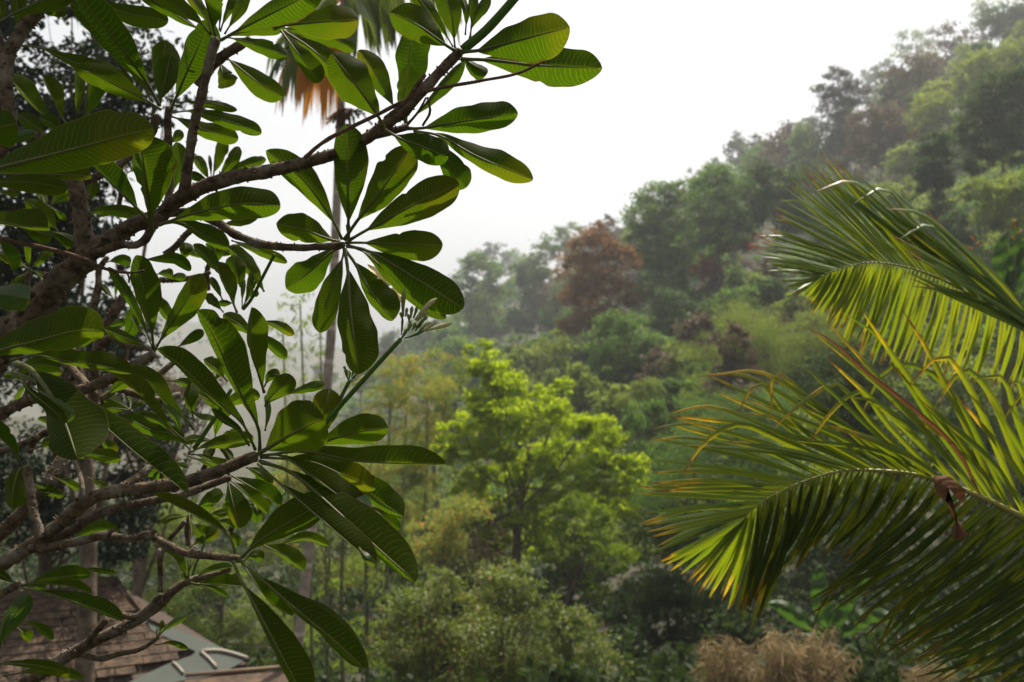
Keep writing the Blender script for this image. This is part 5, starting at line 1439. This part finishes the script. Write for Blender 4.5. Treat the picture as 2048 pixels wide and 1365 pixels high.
# fill-in rosettes deeper inside the tree
for (cx, cy, d, n, L, a0, a1) in [(100, 415, 2.75, 8, 62, 0, 360), (60, 540, 2.9, 7, 65, 0, 360), (250, 350, 2.8, 6, 60, 20, 200), (420, 520, 2.85, 6, 58, 0, 200),
        (150, 700, 2.7, 7, 60, 0, 360), (260, 820, 2.8, 8, 62, 0, 360), (60, 760, 2.8, 7, 66, 0, 360), (330, 930, 2.6, 7, 60, 200, 380),
        (120, 860, 2.9, 7, 58, 0, 360), (430, 880, 2.5, 7, 60, 0, 360), (380, 1030, 2.7, 8, 60, 0, 360), (480, 1010, 2.4, 6, 58, 180, 380), (180, 300, 2.9, 6, 64, 0, 360), (30, 330, 2.7, 5, 70, 300, 420), (230, 600, 2.9, 5, 56, 0, 180)]:
    n -= 2
    for j in range(n):
        an = R(a0 + (a1 - a0) * (j + rng.random() * 0.7) / n)
        l = L * rng.uniform(0.7, 1.1)
        dx, dy = math.cos(an), -math.sin(an) * 0.8 - 0.15
        kx = rng.normal() * 0.12 * l
        pts = [(cx, cy), (cx + dx * l * 0.3, cy + dy * l * 0.3), (cx + dx * l * 0.7 + kx, cy + dy * l * 0.7), (cx + dx * l + kx, cy + dy * l + 0.12 * l)]
        w = l * rng.uniform(0.15, 0.22)
        big_leaf(pts, w * rng.uniform(0.5, 1), w * rng.uniform(0.5, 1), d, d + rng.uniform(-0.15, 0.15))
    branch('branch', 'p', [(cx - 30 * rng.random(), cy + 60), (cx - 6, cy + 25), (cx, cy)], (6, 5), (d + 0.05, d))

for pts_, w_, d_ in [([(205, 800), (240, 770), (300, 745)], 20, 2.25), ([(215, 830), (260, 840), (320, 870)], 19, 2.2), ([(150, 720), (120, 690), (60, 690)], 20, 2.3), ([(420, 770), (450, 730), (440, 690)], 17, 2.2), ([(230, 700), (260, 660), (270, 610)], 18, 2.4),
        ([(100, 820), (140, 840), (200, 850)], 20, 2.2), ([(60, 900), (110, 890), (170, 915)], 19, 2.2), ([(380, 900), (350, 870), (300, 862)], 18, 2.15), ([(430, 830), (470, 800), (520, 790)], 17, 2.1), ([(120, 470), (90, 430), (50, 400)], 20, 2.3), ([(270, 560), (300, 590), (340, 640)], 17, 2.5), ([(20, 760), (70, 730), (120, 735)], 19, 2.3), ([(330, 760), (380, 770), (420, 800)], 18, 2.3)]:
    big_leaf(pts_, w_, w_ * 0.8, d_, d_ - 0.05)

# --- flower stalks, buds and the open flower
def bud(c, p0, p1, r, d, mat, parent, d1=None):
    a, b = K[c](*p0), K[c](*p1)
    t = np.linspace(0, 1, 8)
    bow = np.array([(a[1] - b[1]), (b[0] - a[0])]) * 0.06 * rng.uniform(-1, 1)
    pts = [P(a[0] + (b[0] - a[0]) * s + bow[0] * math.sin(3.14 * s), a[1] + (b[1] - a[1]) * s + bow[1] * math.sin(3.14 * s), d + ((d1 or d) - d) * s) for s in t]
    prof = np.interp(t, [0, .15, .45, .7, .9, 1], [.45, .5, .75, 1, .72, .12])
    v, f = tube(pts, prof * r / a[2] * d / F, 8)
    return mesh_obj('bud', v, f, M[mat], parent)

def inflorescence(c, pts, r, d, label):
    q = [K[c](x, y) for x, y in pts]
    pp = spline([(a, b) for a, b, _ in q], 14)
    p3 = np.array([P(x, y, d[0] + (d[1] - d[0]) * i / 13) for i, (x, y) in enumerate(pp)])
    v, f = tube(p3, np.linspace(r[0], r[1], 14) / q[0][2] * d[0] / F, 10, bump=0.04, bfreq=60)
    o = mesh_obj('flower_stalk', v, f, M['stalk'], PLUM)
    o['label'] = label
    return o
s1 = inflorescence('r4', [(800, 1480), (890, 1365), (1100, 1130), (1305, 905)], (17, 15), (1.84, 1.82), 'thick green flower stalk ending in a spray of pale buds')
for a, b_, r, mt in [((1305, 905), (1345, 840), 12, 'stalk'), ((1310, 880), (1318, 760), 9, 'stalk'), ((1340, 860), (1370, 790), 10, 'stalk'), ((1330, 900), (1460, 850), 9, 'stalk'), ((1320, 760), (1328, 580), 17, 'bud_green'),
        ((1316, 780), (1300, 730), 12, 'bud_green'), ((1335, 760), (1345, 700), 12, 'bud_green'), ((1370, 770), (1380, 690), 13, 'bud_green'), ((1385, 770), (1410, 690), 12, 'bud_green'), ((1360, 800), (1350, 740), 12, 'bud_green'), ((1400, 780), (1540, 640), 19, 'bud'),
        ((1410, 790), (1490, 725), 14, 'bud'), ((1440, 800), (1480, 755), 14, 'bud_green'), ((1460, 850), (1640, 800), 16, 'bud'), ((1450, 850), (1545, 790), 13, 'bud'), ((1430, 840), (1505, 795), 12, 'bud'),
        ((1400, 850), (1440, 800), 12, 'bud_green'), ((1380, 850), (1400, 800), 12, 'bud_green'), ((1400, 830), (1460, 770), 12, 'bud_green'), ((1355, 850), (1372, 800), 13, 'bud_green'), ((1420, 860), (1460, 815), 10, 'bud_green')]:
    bud('r4', a, b_, r, 1.81 + rng.uniform(-0.015, 0.015), mt, s1)
s2 = inflorescence('r4', [(880, 1400), (915, 1290), (970, 1180)], (14, 12), (1.93, 1.95), 'yellow-green flower stalk with small knobbly buds')
for a, b_, r, mt in [((970, 1180), (945, 1090), 9, 'stalk'), ((965, 1180), (975, 1110), 8, 'stalk'), ((972, 1180), (1010, 1140), 8, 'stalk'), ((1000, 1195), (1068, 1140), 11, 'petal'), ((960, 1150), (960, 1100), 9, 'bud'), ((985, 1150), (1000, 1110), 9, 'bud_green'), ((945, 1110), (935, 1080), 10, 'bud_green'), ((980, 1190), (1000, 1165), 9, 'bud'), ((1010, 1140), (1040, 1120), 10, 'bud_green'), ((950, 1130), (940, 1105), 9, 'bud_green')]:
    bud('r4', a, b_, r, 1.95 + rng.uniform(-0.01, 0.01), mt, s2)
inflorescence('8', [(500, 1470), (590, 1340), (760, 1080), (925, 790)], (27, 22), (1.86, 1.88), 'pale yellow-green bare flower stalk')
inflorescence('6', [(1060, 1130), (1150, 1020), (1280, 770), (1415, 510)], (20, 17), (2.12, 2.05), 'thin green flower stalk')
inflorescence('r2', [(1040, 245), (1060, 225), (1160, 140), (1320, -40)], (24, 21), (1.9, 1.86), 'thick dark green stalk reaching out of the top')
inflorescence('10', [(1500, 760), (1540, 700), (1530, 560)], (8, 6), (2.3, 2.3), 'thin green stalk')
inflorescence('12', [(475, 340), (510, 200), (600, -20), (620, -170)], (14, 11), (2.22, 2.25), 'thin dark flower stalk')
s3 = inflorescence('11', [(-30, 1150), (20, 980), (60, 840), (85, 790)], (26, 20), (1.68, 1.66), 'dark stalk topped by a tight knob of green buds')
for _ in range(22):
    x, y = 105 + rng.normal() * 34, 745 + rng.normal() * 26
    bud('11', (x, y + 12), (x + rng.normal() * 6, y - 14), 13, 1.655 + rng.uniform(-0.01, 0.01), 'bud_green', s3)
# white flower half hidden behind the star of leaves
def petal(c, pts, w, d):
    q = [K[c](x, y) for x, y in pts]; sc = q[0][2]
    pp = spline([(a, b) for a, b, _ in q], 9)
    tg = np.gradient(pp, axis=0); tg /= np.linalg.norm(tg, axis=1)[:, None]
    V, Fc = [], []
    for i in range(9):
        wi = w / sc * math.sin(math.pi * (0.08 + 0.88 * i / 8)) ** 0.7
        for v in (-1, -0.5, 0, 0.5, 1):
            V.append(P(pp[i, 0] + tg[i, 1] * wi * v, pp[i, 1] - tg[i, 0] * wi * v, d + 0.012 * abs(v)))
    for i in range(8):
        for k in range(4):
            a = i * 5 + k; Fc.append([a, a + 1, a + 6, a + 5])
    return V, Fc
fb = MB()
for pts, w in [([(1230, 560), (1160, 470), (1090, 420)], 40), ([(1230, 560), (1200, 480), (1160, 420)], 45), ([(1250, 570), (1300, 600), (1370, 640)], 40), ([(1240, 575), (1290, 640), (1330, 660)], 40), ([(1230, 560), (1150, 520), (1110, 470)], 35)]:
    fb.add(*petal('r4', pts, w, 2.02))
fo = fb.build('flower', M['petal'], PLUM)
fo['label'] = 'white plumeria flower behind the star of leaves'

# --- the rest of the crown, above the picture: it shades what is in view
cards = MB()
for _ in range(34):
    cx, cy, d = rng.uniform(-700, 900), rng.uniform(-1000, -330), rng.uniform(1.9, 3.4)
    if cx > 500 and cy > -250: continue
    c0 = P(cx, cy, d)
    for j in range(rng.integers(6, 10)):
        an = rng.random() * 6.28; el = rng.uniform(-0.1, 0.6)
        ax = np.array([math.cos(an) * math.cos(el), math.sin(an) * math.cos(el), math.sin(el)])
        sd_ = np.cross(ax, [0, 0, 1.0]); sd_ /= np.linalg.norm(sd_)
        L_ = rng.uniform(0.20, 0.32); W_ = L_ * 0.17
        ss = np.linspace(0, 1, 8)
        pr = np.interp(ss, PROF_S, PROF_W)
        V = []
        for s_, w_ in zip(ss, pr):
            m_ = c0 + ax * (0.04 + L_ * s_) - np.array([0, 0, 0.10 * L_ * s_ * s_])
            V += [m_ - sd_ * W_ * w_ + [0, 0, 0.15 * W_ * w_], m_, m_ + sd_ * W_ * w_ + [0, 0, 0.15 * W_ * w_]]
        Fc = [[i * 3 + k, i * 3 + k + 3, i * 3 + k + 4, i * 3 + k + 1] for i in range(7) for k in range(2)]
        cards.add(V, Fc)
    cards.tube(spline([c0, c0 + [-0.06, 0.02, -0.06], c0 + [-0.2, 0.05, -0.10]], 5), [0.012, 0.014, 0.017, 0.018, 0.02], 6)
uc = cards.build('upper_crown', M['leaf'], PLUM)
uc['kind'] = 'stuff'

# ------------------------------------------------------------------ coconut palm (right edge)
palm_top = P(3000, 1500, 3.3)
palm_base = palm_top.copy(); palm_base[2] = float(terrain(palm_base[0], palm_base[1])) - 0.1
COCO = empty('coconut_palm', palm_base)
tag(COCO, 'coconut palm reaching in from the right with yellowing arched fronds', 'palm')
mb = MB()
mb.tube(spline([palm_base, (palm_base + palm_top) / 2 + np.array([0.05, 0, 0]), palm_top], 24), np.linspace(0.17, 0.13, 24), 12, bump=0.06, bfreq=8, ridge=0.06)
mb.build('trunk', M['trunk_pale'], COCO)
K['f1'] = crop(1480, 280, 3.102)
K['f2'] = crop(1280, 600, 1.784)

def leaflet(pts, w, db, dt, mat, parent, fold=0.35, up=0.95):
    n = 14
    pp = spline(pts, n)
    tg = np.gradient(pp, axis=0); tg /= np.linalg.norm(tg, axis=1)[:, None] + 1e-9
    t = np.linspace(0, 1, n)
    prof = np.interp(t, [0, .05, .2, .5, .75, .92, 1], [.35, .6, .92, 1.0, .78, .36, .04])
    d = db + (dt - db) * t
    tw = rng.uniform(-0.25, 0.25)
    V, UV, Fc = [], [], []
    for i in range(n):
        for v in (-1, -0.5, 0, 0.5, 1):
            wi = w * prof[i] * v
            V.append(P(pp[i, 0] + tg[i, 1] * wi, pp[i, 1] - tg[i, 0] * wi, d[i]) + VF * (abs(v) * fold + v * (tw + up * tg[i, 0])) * w * prof[i] * d[i] / F)
            UV.append((t[i], (v + 1) / 2))
    for i in range(n - 1):
        for k in range(4):
            a = i * 5 + k
            Fc.append([a, a + 1, a + 6, a + 5])
    return mesh_obj('leaflet', V, Fc, mat, parent, uv=UV)

def frond(label, c, rach, r, d, keys, mat, up=0.95, dark=None):
    q = [K[c](x, y) for x, y in rach]; sc = q[0][2]
    n = 220
    pp = spline([(a, b) for a, b, _ in q], n)
    dd = np.interp(np.linspace(0, 1, n), np.linspace(0, 1, len(d)), d)
    p3 = np.array([P(pp[i, 0], pp[i, 1], dd[i]) for i in range(n)])
    v, f = tube(p3[::3], (np.linspace(r[0], r[1], n) / sc * dd / F)[::3], 8)
    fo = mesh_obj('frond', v, f, M['rachis'], COCO)
    fo['label'] = label
    for side, ks, w, doff, mult in keys:
        full = []
        for kk in ks:
            p = [K[c](x, y)[:2] for x, y in kk[0]]
            if len(p) == 2:
                a, b = np.array(p[0]), np.array(p[1])
                m = (a + b) / 2
                L = np.linalg.norm(b - a)
                m = m + np.array([0, -0.05 * L])
                p = [p[0], tuple(m), p[1]]
            full.append((spline(p, 6), (kk[1] if len(kk) > 1 else w) / sc))
        seq = []
        for i in range(len(full)):
            seq.append(full[i])
            if i < len(full) - 1:
                for j in range(mult):
                    s = (j + 1) / (mult + 1) + rng.uniform(-0.08, 0.08)
                    a, b = full[i], full[i + 1]
                    b0 = a[0][0] * (1 - s) + b[0][0] * s
                    e0 = a[0][-1] * (1 - s) + b[0][-1] * s + rng.normal(size=2) * 7
                    m0 = (a[0][2] * (1 - s) + b[0][2] * s)
                    mixp = np.array([b0, m0 * 0.3 + (b0 * 0.56 + e0 * 0.44) * 0.7, e0])
                    seq.append((mixp, a[1] * (1 - s) + b[1] * s))
        for ii, (pts, w_) in enumerate(seq):
            # the base sits on the rachis: take the depth of the nearest rachis point
            j = int(np.argmin(np.hypot(pp[:, 0] - pts[0, 0], pp[:, 1] - pts[0, 1])))
            pts = np.vstack([pp[j] * 0.75 + pts[0] * 0.25, pts[1:]])
            leaflet(pts, w_ * rng.uniform(0.85, 1.15), dd[j], dd[j] + doff + rng.uniform(-0.06, 0.06), M['leaflet_shade'] if (dark and side == 'l' and ii > dark) else mat, fo, up=up)
    return fo

up_hi = [([(480, 860), (410, 920), (340, 965)],), ([(500, 850), (390, 890), (280, 922)],), ([(520, 845), (390, 870), (250, 880)],), ([(540, 832), (360, 815), (170, 812)],),
 ([(560, 825), (360, 790), (165, 770)],), ([(600, 812), (360, 755), (130, 725)],), ([(640, 797), (380, 720), (115, 672)],), ([(680, 785), (400, 690), (120, 640)],), ([(710, 778), (430, 640), (290, 600), (118, 596)],),
 ([(740, 772), (450, 640), (155, 545)],), ([(780, 767), (480, 600), (240, 480), (185, 492)],), ([(820, 762), (500, 560), (215, 420)],), ([(850, 760), (560, 530), (350, 370), (225, 385)],), ([(880, 762), (560, 470), (285, 265)],),
 ([(920, 766), (650, 500), (345, 205)],), ([(960, 772), (680, 460), (375, 165)],), ([(1000, 785), (720, 450), (400, 140)],), ([(1060, 797), (820, 490), (540, 240)],), ([(1100, 812), (900, 560), (700, 330), (465, 72)],),
 ([(1200, 845), (980, 560), (780, 330), (560, 95)], 18), ([(1340, 912), (1080, 590), (830, 360), (700, 255), (475, 320)], 20), ([(1450, 970), (1150, 620), (860, 330), (660, 165)], 22), ([(1550, 1030), (1250, 680), (950, 370), (880, 290), (700, 400)], 22), ([(1650, 1090), (1350, 700), (1050, 400), (890, 265)], 22),
 ([(1750, 1150), (1450, 750), (1150, 470), (1080, 480), (900, 430)], 24), ([(1850, 1200), (1550, 850), (1250, 560), (1060, 530), (985, 620)], 24), ([(1900, 1240), (1600, 860), (1350, 640), (1150, 430)], 24), ([(1960, 1280), (1700, 980), (1400, 760), (1250, 640), (1000, 630)], 22), ([(2020, 1310), (1700, 1060), (1400, 880), (1200, 760), (1030, 718)], 22), ([(2080, 1350), (1750, 1150), (1450, 980), (1250, 930), (1065, 908)], 22)]
lo_hi = [([(520, 845), (450, 910), (385, 975)],), ([(560, 832), (490, 920), (430, 1003)],), ([(600, 817), (520, 950), (455, 1068)],), ([(640, 802), (570, 930), (490, 1058)],), ([(680, 792), (600, 950), (510, 1088)],), ([(720, 782), (640, 960), (540, 1135)],), ([(760, 777), (680, 980), (580, 1165)],),
 ([(800, 772), (710, 1000), (600, 1195)],), ([(850, 768), (760, 1020), (635, 1265)],), ([(900, 772), (820, 1040), (700, 1295)],), ([(950, 778), (860, 1060), (740, 1325)],), ([(1000, 787), (920, 1080), (800, 1365)],), ([(1060, 802), (980, 1100), (860, 1400)],), ([(1150, 832), (1080, 1140), (950, 1440)],), ([(1250, 872), (1180, 1180), (1050, 1470)],),
 ([(1340, 915), (1290, 1180), (1190, 1450)],), ([(1450, 970), (1400, 1240), (1300, 1490)],), ([(1550, 1030), (1510, 1280), (1420, 1500)],), ([(1650, 1090), (1620, 1320), (1540, 1500)],), ([(1750, 1150), (1730, 1360), (1660, 1520)],), ([(1850, 1200), (1830, 1400), (1780, 1540)],)]
frond('upper green frond arching up to the left', 'f1', [(5200, 3650), (3600, 2500), (2400, 1560), (2000, 1290), (1700, 1110), (1500, 1000), (1340, 910), (1250, 865), (1150, 825), (1060, 797), (950, 772), (870, 762), (800, 760), (720, 772), (620, 802), (540, 832), (475, 865)],
      (36, 2), (3.3, 3.3, 3.25, 3.2, 3.2, 3.3), [('u', up_hi, 11, -0.05, 2), ('l', lo_hi, 10.5, 0.12, 3)], M['leaflet_hi'], up=0.8)
up_lo = [([(380, 770), (210, 830), (45, 902)],), ([(392, 760), (220, 810), (60, 880)],), ([(405, 748), (200, 790), (20, 830)], 7), ([(425, 735), (200, 745), (0, 798)],), ([(450, 715), (220, 700), (-20, 690)],), ([(485, 695), (240, 655), (20, 668)],), ([(520, 677), (280, 645), (30, 655)],), ([(560, 660), (300, 610), (30, 620)],), ([(600, 645), (380, 540), (180, 490), (20, 512)],),
 ([(640, 632), (400, 505), (200, 443), (42, 460)],), ([(680, 622), (420, 460), (115, 415)],), ([(720, 615), (450, 450), (240, 380), (95, 410)],), ([(760, 610), (500, 500), (330, 440), (240, 500), (150, 625)],), ([(800, 610), (560, 480), (480, 420), (365, 410)],), ([(830, 611), (560, 450), (460, 320), (410, 300), (350, 400)],), ([(870, 613), (600, 400), (380, 270), (200, 275)],), ([(910, 617), (640, 380), (420, 255), (265, 268)],), ([(960, 622), (700, 420), (520, 290), (480, 260), (470, 410)],), ([(1000, 632), (760, 400), (580, 235), (520, 240), (580, 235)],),
 ([(1040, 642), (820, 430), (690, 290), (600, 350), (465, 472)],), ([(1080, 652), (880, 440), (770, 315), (700, 380), (600, 518)], 12), ([(1120, 662), (930, 430), (790, 340), (740, 350)], 12), ([(1200, 692), (1000, 450), (800, 260), (600, 102)], 12), ([(1240, 712), (1020, 400), (850, 130), (715, 40)], 12), ([(1290, 735), (1140, 400), (1010, 150), (935, 35)], 13), ([(1320, 748), (1180, 440), (1040, 260), (920, 205), (795, 400)], 13),
 ([(1370, 775), (1240, 450), (1130, 230), (1060, 205), (960, 302)], 14), ([(1440, 805), (1320, 500), (1220, 270), (1160, 245), (1055, 378)], 14), ([(1500, 830), (1380, 520), (1290, 270), (1250, 245), (1180, 290)], 12), ([(1560, 855), (1440, 560), (1360, 330), (1330, 235), (1315, 345)], 12), ([(1620, 880), (1500, 580), (1420, 330), (1400, 300), (1295, 430)], 12), ([(1700, 910), (1580, 600), (1480, 350)], 12)]
lo_lo = [([(355, 805), (210, 870), (70, 937)],), ([(365, 795), (230, 880), (105, 970)],), ([(378, 785), (280, 900), (190, 1022)],), ([(390, 775), (320, 920), (245, 1062)],), ([(410, 758), (360, 920), (290, 1078)],), ([(430, 742), (400, 930), (340, 1118)],), ([(460, 722), (430, 920), (365, 1118)],), ([(500, 702), (460, 900), (380, 1100)],), ([(540, 682), (510, 920), (415, 1160)],), ([(580, 667), (530, 870), (410, 1060)],), ([(620, 652), (560, 830), (430, 1010)],), ([(660, 642), (600, 820), (480, 990)],), ([(700, 632), (650, 800), (550, 970)],),
 ([(760, 627), (700, 780), (590, 900)],), ([(820, 627), (760, 770), (640, 890)],), ([(880, 627), (810, 780), (650, 912)],), ([(940, 632), (860, 790), (720, 922)],), ([(1000, 642), (900, 820), (740, 942)],), ([(1060, 665), (920, 850), (700, 1010)],), ([(1130, 700), (900, 900), (580, 1082)],), ([(1180, 720), (950, 930), (690, 1030), (620, 1150)],), ([(1230, 740), (1000, 940), (770, 1066)],), ([(1280, 760), (1050, 980), (850, 1090), (750, 1182)],), ([(1320, 780), (1080, 960), (930, 1080), (830, 1312)],), ([(1370, 800), (1120, 990), (880, 1110)],),
 ([(1420, 810), (1180, 1030), (930, 1140)],), ([(1460, 822), (1220, 1070), (900, 1290)],), ([(1500, 838), (1240, 1080), (980, 1180), (870, 1265)],), ([(1540, 850), (1280, 1120), (1010, 1220)],), ([(1580, 865), (1300, 1170), (920, 1300)],), ([(1620, 880), (1340, 1180), (1050, 1300)],), ([(1660, 895), (1380, 1220), (970, 1350)],), ([(1700, 910), (1420, 1250), (1060, 1390)],), ([(1740, 925), (1460, 1290), (1160, 1420)],), ([(1780, 940), (1500, 1330), (1260, 1440)],)]
lo_fr = frond('lower frond with yellow and brown tipped leaflets', 'f2', [(2950, 1560), (2300, 1200), (1850, 970), (1600, 870), (1370, 775), (1250, 718), (1190, 692), (1100, 655), (1020, 632), (940, 616), (860, 610), (780, 607), (700, 613), (620, 636), (540, 666), (460, 706), (410, 741), (380, 770), (345, 812)],
      (24, 1.8), (3.3, 3.1, 2.9, 2.75, 2.7, 2.75, 2.85), [('u', up_lo, 9.5, -0.1, 1), ('l', lo_lo, 9.0, 0.15, 2)], M['leaflet_lo'], up=0.45, dark=14)
lf_b = leaflet([K['f2'](x, y)[:2] for x, y in [(1215, 700), (1130, 530), (980, 390), (800, 250), (690, 150), (598, 100)]], 4.6, 2.62, 2.5, M['dead_leaf'], lo_fr, fold=0.8, up=0.2)
lf_b['label'] = 'long folded brown dead leaflet'
# dry folded leaf caught on the lower frond
V, Fc = [], []
ol = [(1045, 630), (1100, 625), (1140, 660), (1165, 680), (1150, 730), (1120, 740), (1130, 780), (1175, 840), (1130, 858), (1112, 850), (1125, 790), (1090, 720), (1055, 690)]
pc = K['f2'](1105, 700)
mid_i = []
for i, (x, y) in enumerate(ol):
    a = K['f2'](x, y); V.append(P(a[0], a[1], 2.66 + 0.02 * math.sin(i * 2.1)))
ctr = [K['f2'](x, y) for x, y in [(1100, 670), (1120, 730), (1140, 820)]]
for a in ctr: V.append(P(a[0], a[1], 2.60))
n0 = len(ol)
for i in range(n0):
    y = (ol[i][1] + ol[(i + 1) % n0][1]) / 2
    c = n0 if y < 715 else (n0 + 1 if y < 785 else n0 + 2)
    Fc.append([i, (i + 1) % n0, c])
Fc += [[5, n0, n0 + 1], [11, n0 + 1, n0], [6, n0 + 1, n0 + 2], [10, n0 + 2, n0 + 1]]
dl = mesh_obj('dry_leaf', V, Fc, M['dead_leaf'])
tag(dl, 'curled dry brown leaf caught on the lower coconut frond', 'dead leaf')

# --- more of the palm's crown beyond the right edge and above: fronds that shade the two in view
def side_frond(start, end, bow, n, L):
    s, e = np.array(start, float), np.array(end, float)
    rc = spline([s, (s + e) / 2 + np.array([0, 0, bow]), e], 30)
    v, f = tube(rc, np.linspace(0.03, 0.006, 30), 6)
    fo = mesh_obj('frond', v, f, M['rachis'], COCO)
    mbx = MB()
    for i in range(n):
        t = 0.12 + 0.86 * i / n
        b0 = np.array([np.interp(t, np.linspace(0, 1, 30), rc[:, k]) for k in range(3)])
        b1 = np.array([np.interp(min(1, t + 0.03), np.linspace(0, 1, 30), rc[:, k]) for k in range(3)])
        dr = (b1 - b0) / (np.linalg.norm(b1 - b0) + 1e-9)
        for sd_ in (-1, 1):
            sv = np.cross(dr, [0, 0, 1.0]) * sd_; sv /= np.linalg.norm(sv) + 1e-9
            l = L * math.sin(math.pi * (0.2 + 0.7 * t)) * rng.uniform(0.85, 1.1)
            tip = b0 + sv * l * 0.75 + dr * l * 0.45 - np.array([0, 0, 0.35 * l])
            md = (b0 + tip) / 2 + np.array([0, 0, 0.12 * l])
            ls = spline([b0, md, tip], 6)
            wv = dr * 0.02
            V = []
            for k, pnt in enumerate(ls):
                w_ = math.sin(math.pi * (0.15 + 0.83 * k / 5))
                V += [pnt - wv * w_, pnt + wv * w_]
            mbx.add(V, [[2 * k, 2 * k + 1, 2 * k + 3, 2 * k + 2] for k in range(5)])
    lo = mbx.build('leaflets', M['leaflet_hi'], fo)
    lo['kind'] = 'stuff'
for en, bw in [((2.1, 3.0, 9.9), 0.9), ((2.3, 2.6, 9.6), 0.7), ((2.6, 3.0, 9.2), 0.6)]:
    side_frond(palm_top, en, bw, 55, 0.75)
